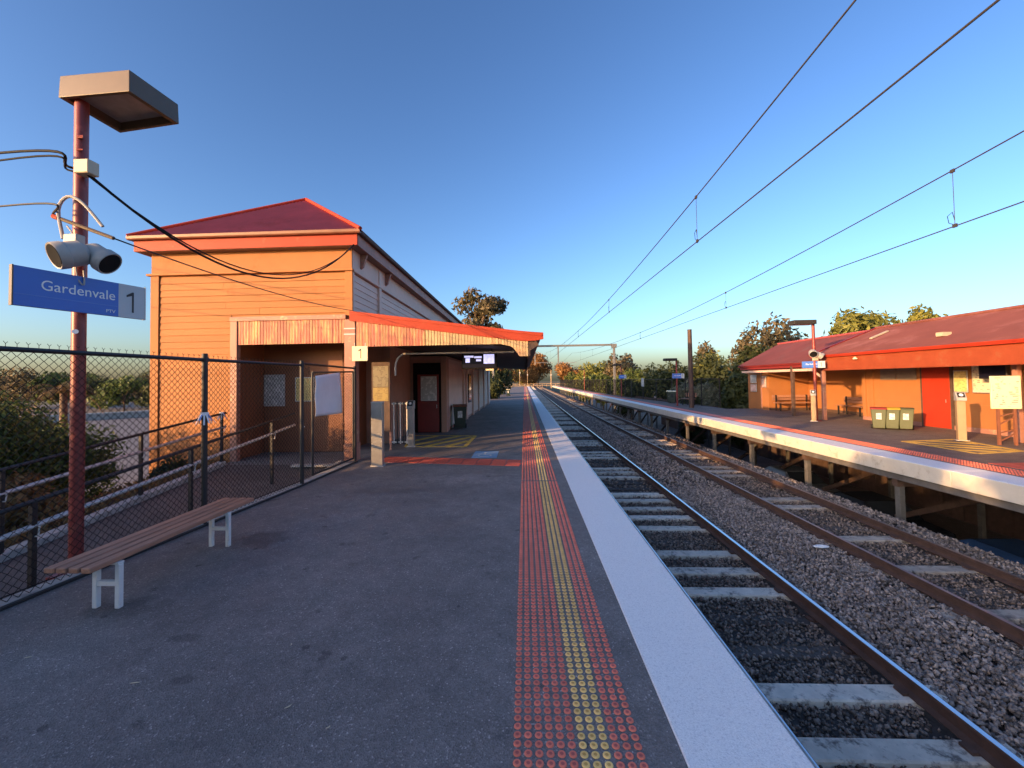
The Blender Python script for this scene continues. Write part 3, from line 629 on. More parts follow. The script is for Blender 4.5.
def stones(name, n, xr, yr, size, m, zf, seed):
    g = np.random.default_rng(seed)
    base = np.array([(1, 0, 0), (-1, 0, 0), (0, 1, 0), (0, -1, 0), (0, 0, 1), (0, 0, -1)], float)
    tri = np.array([(0, 2, 4), (2, 1, 4), (1, 3, 4), (3, 0, 4), (2, 0, 5), (1, 2, 5), (3, 1, 5), (0, 3, 5)])
    s = g.uniform(*size, (n, 1, 1))*g.uniform(.55, 1.25, (n, 1, 3)); v = base[None]*s*.5*g.uniform(.7, 1.35, (n, 6, 1)); v += g.normal(0, .12, v.shape)*s*.5
    q = g.normal(size=(n, 4)); q /= np.linalg.norm(q, axis=1)[:, None]; w, x, y, z = q.T
    Rm = np.stack([np.stack([1-2*(y*y+z*z), 2*(x*y-z*w), 2*(x*z+y*w)], -1), np.stack([2*(x*y+z*w), 1-2*(x*x+z*z), 2*(y*z-x*w)], -1), np.stack([2*(x*z-y*w), 2*(y*z+x*w), 1-2*(x*x+y*y)], -1)], 1)
    v = np.einsum('nij,nkj->nki', Rm, v)
    u = g.uniform(0, 1, n); py = yr[0]+(yr[1]-yr[0])*u; px = g.uniform(*xr, n)
    pos = np.stack([px, py, zf(px, py)+g.uniform(-.06, .018, n)], -1)
    V = (v+pos[:, None]).reshape(-1, 3); F = (tri[None]+(np.arange(n)*6)[:, None, None]).reshape(-1, 3)
    return np_mesh(name, V, F, m)
def bed(x, y): return np.where(x > 8.75, -1.22-(np.clip(x-8.75, 0, None))*.55, -1.235)-np.where((x < 4.05) | ((x > 6.25) & (x < 7.8)), .035, 0)+.03*np.exp(-((x-5.15)/.6)**2)
for nm, n, xr, yr, sz, mm, lbl in (
    ('ballast', 26000, (4.2, 6.15), (2.2, 13), (.034, .075), 'stone', 'grey crushed stone ballast between the two tracks'), ('ballast', 10000, (4.2, 6.15), (13, 45), (.06, .11), 'stone', 'grey crushed stone ballast between the two tracks further along'),
    ('ballast', 26000, (1.5, 4.0), (2.2, 12), (.03, .065), 'stone_dk', 'dirty brown ballast under the near track'), ('ballast', 6000, (1.5, 4.0), (12, 35), (.06, .11), 'stone_dk', 'dirty brown ballast under the near track further along'),
    ('ballast', 14000, (6.3, 7.75), (4.5, 17), (.035, .07), 'stone_dk', 'dirty brown ballast under the far track'), ('ballast', 12000, (7.85, 9.6), (4.5, 20), (.045, .095), 'stone', 'grey ballast shoulder sloping under platform two'), ('ballast', 6000, (6.3, 9.4), (17, 45), (.07, .12), 'stone_dk', 'brown ballast along the far track further along')):
    o = stones(nm, n, xr, yr, sz, M[mm], bed, len(bpy.data.objects)); stuff(o); o['label'] = lbl
lt = MB().lathe([(.11, 0), (.12, .02), (.08, .05), (.03, .06)], 9).xf(Matrix.Diagonal((1.3, .55, .6, 1))).build('white_litter', M['signwhite'], loc=(5.75, 8.35, -1.16)); tag(lt, 'crumpled white litter lying in the ballast between the tracks', 'litter')

# ------------------------------------------------------------------ platform two
Z2 = .1
def platform_two():
    p = estruct('platform', 'far platform on posts with cream edge panels')
    back = lambda y: 18.5 if y < 27.5 else max(11.3, 13.3-(y-27.5)*.12)
    ys = [-10, 27.49, 27.5, 35, 44, 132]
    MB().prism([(9.15, y) for y in (132, -10)]+[(back(y), y) for y in ys], 'z', -.12, Z2).build('asphalt_surface', asphalt2, p)
    y = -10
    while y < 132:
        l = 2.4 if y < 60 else 12
        ep = MB().box(9.105, 9.85, y+.006, y+l-.006, Z2-.1, Z2+.008, .008).build('edge_panel', M['white_edge'], p); MB().box(9.08, 9.104, y+.005, y+l-.005, Z2-.34, Z2+.0, .006).build('face_panel', M['edgeface'], p); y += l
    MB().box(9.2, 9.7, -10, 132, -.42, Z2-.342).build('edge_beam', M['concrete_dk'], p)
    # red tactile strip, dots near the frame edge
    MB().box(10.0, 10.55, 20, 132, Z2, Z2+.007).build('tactile_strip', M['tred'], p)
    src = MB().lathe([(.024, 0), (.018, .008)], 6); base = np.array(src.v); tri = np.array([(f[0], f[k], f[k+1]) for f in src.f for k in range(1, len(f)-1)])
    offs = np.array([(10.0+i*.0655, 6+j*.0655, Z2) for j in range(214) for i in range(9)])
    stuff(np_mesh('tactile_dots', (base[None]+offs[:, None]).reshape(-1, 3), (tri[None]+(np.arange(len(offs))*len(base))[:, None, None]).reshape(-1, 3), M['tred'], p))
    pm = MB().box(-.07, .07, -.07, .07, -3.85, 0, .01).mesh('post'); y = 7.45
    while y < 110:
        link('post', pm, M['postc'], p, loc=(9.42, y, -.4)); 
        if y < 60:
            link('post', pm, M['brown'], p, loc=(15.2, y+.3, -.4))
            MB().box(9.3, 18.0, y-.08, y+.08, -.62, -.422).build('cross_beam', M['brown'], p)
            MB().beam((12.4, y+.3, -.9), (12.4, y+3.6, -2.6), .08, .16).build('brace', M['brown'], p)
        y += 3.36
    for x in (11.2, 12.9, 14.6): MB().box(x-.09, x+.09, -10, 60, -.42, -.122).build('joist', M['brown'], p)
    # boards added behind the undercroft to block daylight and keep it dark
    k = 0
    for i in range(60):
        MB().box(17.0, 17.05, 4+i*.8, 4+i*.8+.785, -3.7, -.75).build('daylight_block_board', M['brown'], p)
    hatch(p, [(13.6, 13.6), (11.75, 13.3), (11.75, 11.2), (13.2, 11.5)], Z2+.004)
    for i in range(5):
        MB().box(10.7+i*.4, 11.085+i*.4, 9.2, 10.0, Z2+.001, Z2+.009).build('red_tile', M['redtile'], p)
    return p
platform_two()

def car(loc, rz, paint, label):
    t = thing('parked_car', label, 'car', loc, rz, 'cars parked below platform two')
    lo = [(-2.1, .25), (-2.15, .6), (-2.05, .88), (-1.1, .95), (1.0, .98), (1.95, .95), (2.1, .7), (2.08, .28)]
    hi = [(-1.1, .95), (-.45, 1.42), (.75, 1.45), (1.55, .98)]
    b = MB().prism(lo, 'y', -.85, .85); v = []
    for sy in (-1, 1): v += [(x, sy*(.83 if z < 1.1 else .64), z) for x, z in hi]
    b.add(v, [(0, 1, 2, 3), (7, 6, 5, 4), (0, 4, 5, 1), (1, 5, 6, 2), (2, 6, 7, 3)]); b.build('body', M[paint], t, bevel=.06)
    for sy in (-1, 1):
        MB().add([(-.9, sy*.80, 1.0), (-.42, sy*.665, 1.36), (.15, sy*.66, 1.38), (.15, sy*.80, 1.0)], [(0, 1, 2, 3)]).build('side_window', M['glass'], t); MB().add([(.22, sy*.80, 1.0), (.22, sy*.66, 1.38), (.72, sy*.665, 1.38), (1.35, sy*.80, 1.02)], [(0, 1, 2, 3)]).build('side_window', M['glass'], t)
        MB().box(-2.17, -2.1, sy*.62-.15, sy*.62+.15, .6, .75, .01).build('headlight', M['lampclear'], t); MB().box(2.07, 2.13, sy*.62-.13, sy*.62+.13, .68, .85, .01).build('tail_light', M['lidred'], t)
        for x in (-1.35, 1.3):
            w = MB().lathe([(.2, -.1), (.31, -.1), (.33, -.06), (.33, .06), (.31, .1), (.2, .1)], 20).xf(Matrix.Translation((x, sy*.8, .33)) @ Matrix.Rotation(R(90), 4, 'X')).build('wheel', M['tyre'], t, smooth=True)
            MB().lathe([(.19, -.105), (.2, .105)], 12).xf(Matrix.Translation((x, sy*.8, .33)) @ Matrix.Rotation(R(90), 4, 'X')).build('rim', M['galv'], w)
    MB().add([(-1.14, -.74, 1.0), (-1.14, .74, 1.0), (-.5, .6, 1.41), (-.5, -.6, 1.41)], [(0, 1, 2, 3)]).build('windscreen', M['glass'], t)
for (x, y, rz, p, l) in ((12.5, 10.9, R(90), 'carblue', 'blue car parked under platform two at the right edge'), (12.6, 15.6, R(90), 'cardark', 'dark grey car parked under platform two left of the blue car'), (12.8, 20.3, R(90), 'cargrey', 'silver car parked under platform two left of the dark grey car')):
    car((x, y, -3.7), rz, p, l)

# ------------------------------------------------------------------ station building on platform one
YE = 40.0      # far end of the building
valance_m = mat('worn_valance_paint', (0.40, 0.13, 0.085), .65, .16, 5, .2, 30, col2=(.50, .33, .14), amt=.55, s2=2.2, stretch=(3.5, 3.5, .55), island=.16)
valance_t = mat('tan_valance_paint', (0.46, 0.33, 0.17), .65, .16, 5, .2, 30, col2=(.40, .22, .12), amt=.4, s2=2.2, stretch=(3.5, 3.5, .55), island=.2)
def station():
    t = thing('station_building', 'orange weatherboard station building with red hipped roof and platform canopy', 'building', (-7.9, 11.4, 0)); B = Vector((7.9, -11.4, 0))
    W = 11.4
    def b(mb): return mb.xf(Matrix.Translation(B))
    walls = MB()
    walls.box(-10.8, -8.45, W+.05, YE, -1.2, 6.0); walls.box(-8.449, -4.95, W+.05, YE, 3.55, 6.0)
    b(walls).build('wall', M['orange'], t)
    b(MB().box(-8.449, -5.75, 12.9, YE-.05, -.5, 3.549)).build('porch_wall', M['shadedwall'], t); b(MB().box(-8.4485, -8.44, W+.14, 12.86, 0, 3.54)).build('porch_side_shade', M['shadedwall'], t); b(MB().box(-8.43, -4.97, W+.14, 14.5, 3.5, 3.545)).build('porch_ceiling', M['brown'], t)  # porch shade is put into the colour of the wall and side sheet
    b(MB().box(-5.749, -4.98, 14.6, YE-.05, -.5, 3.549)).build('porch_return_wall', M['terracotta'], t)
    b(MB().box(-4.979, -3.42, 17.6, YE-.05, -.3, 3.3)).build('side_wall', M['terracotta'], t)
    # lapped weatherboards, one object each
    pitch = .19; z = 5.36
    full = MB().prism([(0, 0), (-.034, 0), (-.012, pitch+.012), (0, pitch+.012)], 'x', 0, 1).mesh('weatherboard')
    while z > -.4:
        z -= pitch
        x1 = -5.08 if z > 4.12 else -8.47
        if z < -.4: break
        cut = [-10.62, x1] if x1 < -8 else [-10.62, -10.62+random.uniform(1.5, 4.0), x1]       # long courses have a butt joint
        for xa, xb in zip(cut, cut[1:]):
            o = link('weatherboard', full, M['orange'], t, loc=Vector((xa, W+.05+random.uniform(-.003, .003), z))+B); o.scale.x = xb-xa-(.004 if xb != x1 else 0)
    side = MB().prism([(0, 0), (.034, 0), (.012, pitch+.012), (0, pitch+.012)], 'y', 0, 1).mesh('weatherboard'); z = 5.36
    for i in range(6):
        z -= pitch
        for y0, y1 in ((W+.17, 13.55), (13.78, YE)):
            o = link('weatherboard', side, M['cream'], t, loc=Vector((-4.95, y0, z))+B); o.scale.y = y1-y0
    for i in range(16):    # lower wall seen under the canopy
        zz = .15+i*pitch
        o = link('weatherboard', side, M['cream'], t, loc=Vector((-3.42, 18.05, zz))+B); o.scale.y = YE-18.1
    pw = MB().prism([(0, 0), (-.03, 0), (-.01, pitch+.012), (0, pitch+.012)], 'x', 0, 1).mesh('weatherboard')
    for i in range(18):
        o = link('weatherboard', pw, M['shadedwall'], t, loc=Vector((-8.44, 12.9, .02+i*pitch))+B); o.scale.x = 2.6
    # corner boards, frieze, mouldings
    for x0, x1 in ((-10.88, -10.63), (-5.09, -4.87)): b(MB().box(x0, x1, W-.01, W+.06, -.45 if x0 < -6 else 4.12, 5.42, .006)).build('corner_board', M['orange'], t)
    b(MB().box(-4.96, -4.88, W+.061, W+.17, 4.15, 5.42, .006)).build('corner_board', M['cream'], t)
    b(MB().box(-4.95, -4.86, 13.56, 13.77, 4.1, 6.0, .006)).build('pilaster', M['cream'], t)
    b(MB().box(-10.86, -4.89, W+.0, W+.05, 5.46, 6.05)).build('frieze', M['orange'], t)
    b(MB().box(-4.95, -4.89, W+.051, YE, 5.46, 6.05)).build('frieze', M['cream'], t)
    b(MB().box(-10.98, -4.84, W-.06, W+.055, 5.405, 5.465, .008)).build('string_moulding', M['orange'], t)
    b(MB().box(-4.955, -4.84, W+.056, YE, 5.405, 5.465, .008)).build('string_moulding', M['cream'], t)
    b(MB().box(-11.02, -10.88, W+.3, W+1.1, 3.3, 3.42)).build('side_hood', M['redpaint'], t)
    # eaves: soffit, fascia, gutter
    b(MB().box(-11.08, -4.66, W-.24, YE, 6.05, 6.10)).build('soffit', M['soffit'], t)
    b(MB().box(-11.14, -4.62, W-.27, W-.22, 6.06, 6.37)).build('fascia', M['redpaint'], t)
    b(MB().box(-4.66, -4.61, W-.219, YE, 6.06, 6.37)).build('fascia', M['pinktrim'], t); b(MB().box(-11.14, -11.09, W-.219, YE, 6.06, 6.37)).build('fascia', M['redpaint'], t)
    prof = [(0, 0), (-.09, 0), (-.115, .03), (-.125, .1), (-.11, .1), (-.1, .04), (0, .04)]
    b(MB().prism([(W-.272+a, 6.37+c) for a, c in prof], 'x', -11.26, -4.50)).build('gutter', M['gutter'], t)
    b(MB().prism([(-4.608-a, 6.37+c) for a, c in prof], 'y', W-.26, YE)).build('gutter', M['brown'], t); b(MB().prism([(-11.142+a, 6.37+c) for a, c in prof], 'y', W-.26, YE)).build('gutter', M['gutter'], t)
    for y in (12.0, 14.2, 26.5):
        b(MB().prism([(-4.885, 6.04), (-4.885, 5.62), (-4.80, 5.68), (-4.68, 6.04)], 'y', y, y+.09)).build('eave_bracket', M['pinktrim'], t)
    b(MB().prism([(-10.885, 6.04), (-10.885, 5.62), (-10.95, 5.68), (-11.06, 6.04)], 'y', W+.2, W+.32)).build('eave_bracket', M['redpaint'], t)
    # hipped roof of corrugated sheet
    x0, x1, y0, y1, ze = -11.24, -4.48, W-.38, YE+.3, 6.45; xm = (x0+x1)/2; hw = (x1-x0)/2; za = 8.9
    A, Bk = Vector((xm, y0+hw, za)), Vector((xm, y1-hw, za))
    c = [Vector((x0, y0, ze)), Vector((x1, y0, ze)), Vector((x1, y1, ze)), Vector((x0, y1, ze))]
    r = b(corr(c[0], c[1], lambda u: c[0].lerp(A, 2*u) if u < .5 else A.lerp(c[1], 2*u-1), .085, .013)).build('roof', M['roofred'], t)
    def sidetop(p, q):
        Ly = y1-y0
        def f(u):
            y = p.y+(q.y-p.y)*u; yy = y-y0
            if yy < hw: return c[0].lerp(A, yy/hw) if p.x < xm else c[1].lerp(A, yy/hw)
            if yy > Ly-hw: return c[3].lerp(Bk, (Ly-yy)/hw) if p.x < xm else c[2].lerp(Bk, (Ly-yy)/hw)
            return Vector((xm, y, za))
        return f
    b(corr(c[1], c[2], sidetop(c[1], c[2]), .12, .013)).build('roof_slope', M['roofred'], t); b(corr(c[0], c[3], sidetop(c[0], c[3]), .12, .013)).build('roof_slope', M['roofred'], t)
    b(corr(c[3], c[2], lambda u: c[3].lerp(Bk, 2*u) if u < .5 else Bk.lerp(c[2], 2*u-1), .12, .013)).build('roof_slope', M['roofred'], t)
    for p, q in ((c[0], A), (c[1], A), (A, Bk)): b(MB().tube([p+Vector((0, 0, .03)), q+Vector((0, 0, .03))], .055, 8)).build('hip_cap', M['redpaint'], t, smooth=True)
    # trim and valance above the porch opening, boards joined (too narrow to pick apart)
    def boards(xa, xb, top, bot, y, w=.085, th=.022):
        m = MB(); x = xa
        while x < xb-.01:
            x2 = min(x+w, xb); dy = random.uniform(0, .006)
            ta, tb_ = top(x), top(x2); ba, bb = bot(x), bot(x2); g = .007
            m.add([(x+g, y-dy, ba), (x2-g, y-dy, bb), (x2-g, y-dy, tb_), (x+g, y-dy, ta), (x, y+th, ba), (x2, y+th, bb), (x2, y+th, tb_), (x, y+th, ta)], [(0, 1, 2, 3), (4, 7, 6, 5), (0, 4, 5, 1), (1, 5, 6, 2), (2, 6, 7, 3), (3, 7, 4, 0)]); x = x2
        return b(m)
    b(MB().box(-8.46, -8.26, W-.03, W+.13, -.1, 4.02, .006)).build('opening_trim', M['pinktrim'], t)
    b(MB().box(-8.47, -5.06, W-.04, W+.12, 4.021, 4.15, .006)).build('opening_trim', M['pinktrim'], t)
    stuff(boards(-8.255, -5.06, lambda x: 4.02, lambda x: 3.34, W+.0).build('valance', valance_m, t))
    # canopy over the platform
    zt = lambda x: 4.22+(3.47-4.22)*(x+4.9)/5.38
    cn = MB().add([(-4.86, W-.1, zt(-4.86)), (.5, W-.1, zt(.5)), (.5, YE-3, zt(.5)), (-4.86, YE-3, zt(-4.86))]+[(x, y, zt(x)-.05) for x, y in ((-4.86, W-.1), (.5, W-.1), (.5, YE-3), (-4.86, YE-3))], [(0, 1, 2, 3), (4, 7, 6, 5), (0, 4, 5, 1), (1, 5, 6, 2), (2, 6, 7, 3), (3, 7, 4, 0)])
    cano = b(cn).build('canopy_roof', M['roofred'], t)
    f = MB(); n = 24; tp = []; bt = []
    for i in range(n+1):
        x = -4.9+5.44*i/n; e = max(0, (i-20)/4); tp.append((x, zt(x)+.01+.03*e*e)); bt.append((x, zt(x)-.27+.03*e*e+(.1*e**3)))
    b(f.prism(tp+bt[::-1], 'y', W-.16, W-.105)).build('canopy_fascia', M['redpaint'], t)
    b(MB().beam((-4.86, W-.165, zt(-4.86)-.06), (.5, W-.165, zt(.5)-.04), .03, .05, (0, 0, 1))).build('fascia_bead', M['redpaint'], t)
    def vb(x): return 3.21 if x < -.65 else 3.21-.06*min(1, (x+.65)/.25) if x < -.4 else 3.15-.29*min(1, (x+.4)/.25)**2 if x < -.15 else 2.86
    stuff(boards(-4.72, -2.75, lambda x: zt(x)-.24, vb, W-.12).build('valance', valance_m, t)); stuff(boards(-2.75, .12, lambda x: zt(x)-.24, vb, W-.12).build('valance', valance_t, t))
    b(MB().beam((.12, W-.08, 3.1), (.36, W-.08, 3.25), .03, .2)).build('valance_corner', M['brown'], t)
    b(MB().box(.12, .17, W-.1, YE-3, 2.86, 3.30)).build('track_side_valance', M['brown'], t)
    b(MB().prism([(.17, 3.24), (.40, 3.34), (.50, 3.50), (.47, 3.50), (.36, 3.40), (.17, 3.30)], 'y', W-.1, YE-3)).build('canopy_gutter', M['brown'], t)
    for i in range(9):
        y = W+.4+i*3.2; b(MB().beam((-3.4, y, zt(-3.4)-.16), (.12, y, zt(.12)-.16), .08, .2)).build('rafter', M['brown'], t)
    b(MB().box(-4.85, .11, W+.1, YE-3, 3.19, 3.20) if 0 else MB().add([(-4.85, W+.02, 3.52), (.11, W+.02, 3.12), (.11, YE-3, 3.12), (-4.85, YE-3, 3.52)], [(0, 1, 2, 3)])).build('canopy_ceiling', M['brown'], t)
    b(MB().box(-5.08, -4.76, W-.09, W+.17, 0, 4.0, .015)).build('canopy_post', M['pinktrim'], t)
    b(MB().box(-5.1, -4.74, W-.11, W+.19, 0, .5, .012)).build('post_base', M['pinktrim'], t)
    for zz in (3.72, 3.56): b(MB().box(-5.085, -4.755, W-.097, W-.09, zz, zz+.03)).build('post_band', M['signgrey'], t)
    b(MB().box(-5.06, -4.82, 14.5, 14.72, 0, 3.5, .01)).build('pilaster', M['terracotta'], t)
    # door, door wall and posters
    b(MB().box(-4.82, -3.62, 17.50, 17.598, 0, 3.0)).build('door_frame', M['void'], t)
    dr = b(MB().box(-4.62, -3.70, 17.44, 17.499, .02, 1.33, .008)).build('door', M['darkred'], t); b(MB().box(-4.62, -3.70, 17.44, 17.499, 1.335, 2.5, .008)).build('door_upper_leaf', M['darkred'], t)
    b(MB().tube([(-3.78, 17.40, 1.05), (-3.78, 17.40, 1.2)], .015, 8)).build('door_handle', M['steel'], t)
    b(MB().box(-3.60, -3.36, 17.46, 18.04, 0, 3.25, .01)).build('corner_pier', M['terracotta'], t)
    for y in (22.2, 23.3, 26.2, 29.6, 33.4, 37.2): b(MB().box(-3.42, -3.30, y, y+.35, 0, 3.25, .01)).build('pilaster', M['cream'], t)
    for y in (24.4,):
        w = b(MB().box(-3.41, -3.345, y, y+1.1, .9, 2.6)).build('window', M['brown'], t); b(MB().box(-3.344, -3.335, y+.08, y+1.02, .98, 2.52)).build('pane', M['glass'], w)
    b(MB().tube(spline([(-3.9, 12.2, 2.4), (-3.88, 12.2, 2.78), (-3.7, 12.2, 3.02), (-3.3, 12.2, 3.05), (-.3, 12.2, 3.05)], 24), .03, 8)).build('conduit', M['greypl'], t, smooth=True)
    return t
station()
def flat(name, x0, x1, y, z0, z1, m, label, cat, frame=None, depth=.03, group=None, border=.03):
    t = thing(name, label, cat, ((x0+x1)/2, y, z0), group=group); w = (x1-x0)/2
    MB().box(-w, w, -depth, 0, 0, z1-z0, .004).build('backing', frame or M['galv'], t)
    MB().box(-w+border, w-border, -depth-.004, -depth-.0005, border, z1-z0-border).build('print', m, t); return t
def flatx(name, x, y0, y1, z0, z1, m, label, cat, frame=None, depth=.03, group=None, border=.03, side=-1):
    t = thing(name, label, cat, (x, (y0+y1)/2, z0), group=group); w = (y1-y0)/2; s = side
    MB().box(min(0, s*depth), max(0, s*depth), -w, w, 0, z1-z0, .004).build('backing', frame or M['galv'], t)
    MB().box(min(s*(depth+.004), s*(depth+.0005)), max(s*(depth+.004), s*(depth+.0005)), -w+border, w-border, border, z1-z0-border).build('print', m, t); return t
flat('poster', -4.47, -3.78, 17.436, 1.36, 2.42, M['postersilver'], 'pale poster on the dark red door under the canopy', 'poster')
flat('poster', -8.42, -7.72, 12.86, 1.48, 2.5, M['postersilver'], 'grey framed poster on the dim porch wall behind the fence', 'poster')
flat('poster', -7.38, -6.75, 12.86, 1.62, 2.4, M['posteryel'], 'yellow poster on the porch wall left of the white sheet', 'poster')
nb = thing('notice_board', 'aged notice board with yellow lower poster on posts beside the canopy post', 'notice board', (-4.62, 13.0, 0))
MB().box(-.31, .29, -.03, .03, .62, 2.85, .006).build('panel', M['brown'], nb); MB().box(-.26, .24, -.04, -.031, 2.05, 2.72).build('upper_print', M['nbup'], nb); MB().box(-.26, .24, -.04, -.031, 1.6, 2.03).build('lower_print', M['nblow'], nb)  # panel and prints coloured darker for the shade they stand in
for x in (-.3, .24): MB().box(x, x+.06, .031, .09, 0, 2.85).build('post', M['pinktrim'], nb)
ns = thing('platform_number_sign', 'cream square sign with black number 1 under the canopy edge', 'sign', (-4.55, 11.12, 2.8))
MB().box(-.22, .22, -.015, .015, 0, .41, .004).build('panel', M['signcream'], ns); one(.27, M['ink'], ns, Matrix.Translation((.02, -.017, .07)) @ Matrix.Rotation(R(90), 4, 'X'))
for x in (-.15, .15): MB().tube([(x, 0, .41), (x, 0, .5)], .008, 6).build('hanger', M['galv'], ns)
sp = thing('steel_post', 'worn square steel post standing on the platform by the gate', 'post', (-3.89, 10.64, 0))
MB().box(-.15, .15, -.08, .08, 0, 1.66, .008).build('column', M['steel'], sp); MB().box(-.17, .17, -.1, .1, 0, .02).build('base_plate', M['galv'], sp); MB().box(-.155, .155, -.085, .085, 1.66, 1.69).build('cap', M['galv'], sp)
def reader(loc, rz, label, s=1.0, body='steel'):
    t = thing('ticket_reader', label, 'ticket reader', loc, rz, 'ticket card readers')
    MB().box(-.10*s, .10*s, -.09*s, .09*s, 0, 1.30*s, .01).build('column', M[body], t)
    MB().prism([(-.16*s, 1.28*s), (.10*s, 1.28*s), (.10*s, 1.56*s), (-.02*s, 1.56*s), (-.16*s, 1.36*s)], 'x', -.115*s, .115*s).build('reader_head', M['greypl'], t, bevel=.01)
    m = Matrix.Translation((0, -.094*s, 1.463*s)) @ Matrix.Rotation(R(-35), 4, 'X')
    MB().box(-.085*s, .085*s, -.006, 0, -.09*s, .09*s).xf(m).build('touch_panel', M['ink'], t)
    MB().lathe([(.05*s, 0), (.05*s, .004), (.035*s, .005), (.034*s, .003)], 14).xf(m @ Matrix.Translation((0, -.008, 0)) @ Matrix.Rotation(R(90), 4, 'X')).build('target_ring', M['signwhite'], t)
    MB().box(-.15*s, .15*s, -.11*s, .11*s, 0, .02).build('foot_plate', M['galv'], t)
reader((-3.87, 13.75, 0), 0, 'grey ticket card reader post under the station canopy')
pg = thing('paling_gate', 'narrow gate of white and dark bars beside the ticket reader', 'gate', (-4.35, 14.1, 0))
for i in range(6): MB().box(-.36+i*.115, -.325+i*.115, -.015, .015, .05, 1.5).build('paling', M['whitepaint'] if i % 2 else M['black'], pg)
for z in (.08, 1.42): MB().box(-.37, .28, .016, .045, z, z+.05).build('gate_rail', M['whitepaint'], pg)
ds = thing('departure_screen', 'black departures screen with white text hanging under the canopy', 'screen', (-1.43, 13.0, 2.58))
MB().box(-.56, .56, -.06, .08, 0, .54, .01).build('housing', M['void'], ds); MB().box(-.52, .52, -.064, -.061, .04, .50).build('display', M['screen'], ds)
for x0, x1, z0, z1 in ((.14, .48, .16, .46), (-.48, -.18, .36, .42), (-.44, -.3, .2, .34), (-.16, .08, .34, .40), (-.1, .06, .24, .30)): MB().box(x0, x1, -.0675, -.0645, z0, z1).build('display_block', M['screenlit'], ds)
for x in (-.4, .4): MB().tube([(x, 0, .54), (x, 0, .68)], .018, 8).build('hanger', M['black'], ds)
MB().box(.2, .45, -.03, .05, -.06, -.005).build('strip_light', M['signcream'], ds)

# ------------------------------------------------------------------ bins
def bin_(loc, rz, label, group, body='bin', lid='lidyel', s=.9, sticker='postersilver'):
    t = thing('wheelie_bin', label, 'bin', loc, rz, group); z = lambda a: a*s
    v = [(-.22, -.22, .06), (.22, -.22, .06), (.22, .24, .06), (-.22, .24, .06), (-.29, -.30, .98), (.29, -.30, .98), (.29, .34, .98), (-.29, .34, .98)]
    MB().add([tuple(z(c) for c in p) for p in v], [(0, 3, 2, 1), (4, 5, 6, 7), (0, 1, 5, 4), (1, 2, 6, 5), (2, 3, 7, 6), (3, 0, 4, 7)]).build('body', M[body], t, bevel=.02)
    MB().prism([(z(-.34), z(.985)), (z(.36), z(.985)), (z(.36), z(1.03)), (z(0), z(1.08)), (z(-.34), z(1.03))], 'x', z(-.31), z(.31)).build('lid', M[lid], t, bevel=.015)
    for sx in (-1, 1):
        MB().lathe([(z(.1), -.03), (z(.1), .03)], 14).xf(Matrix.Translation((sx*z(.26), z(.28), z(.1))) @ Matrix.Rotation(R(90), 4, 'Y')).build('wheel', M['tyre'], t)
    MB().tube([(z(-.24), z(.39), z(.95)), (z(.24), z(.39), z(.95))], .015, 8).build('handle', M[body], t)
    MB().box(z(-.1), z(.1), z(-.292), z(-.26), z(.5), z(.8)).build('sticker', M[sticker], t)
for (x, y, l, lab) in ((13.62, 16.4, 'lidred', 'green wheelie bin with red lid by the red door on platform two'), (13.95, 16.22, 'lidyel', 'middle green wheelie bin with yellow lid on platform two'), (14.30, 16.05, 'bin', 'rightmost green wheelie bin with plain green lid on platform two')):
    bin_((x, y, Z2), R(-38), lab, 'wheelie bins on platform two', lid=l, s=.78)
bin_((-3.0, 18.75, 0), R(10), 'dark bin with pale label against the wall under the station canopy', 'dark bins on the platforms', 'bindk', 'gutter', 1.05)
bin_((-2.3, 57, 0), R(0), 'small distant dark bin at the far end of the near platform', 'dark bins on the platforms', 'bindk', 'signcream')
bin_((12.35, 35.2, Z2), R(-30), 'dark bin with white label left of the tall brown pole on platform two', 'dark bins on the platforms', 'bindk', 'signcream', .95)
bin_((12.2, 34.3, Z2), R(-30), 'plain dark bin beside the white labelled bin on platform two', 'dark bins on the platforms', 'bindk', 'signcream', .95, 'glass')

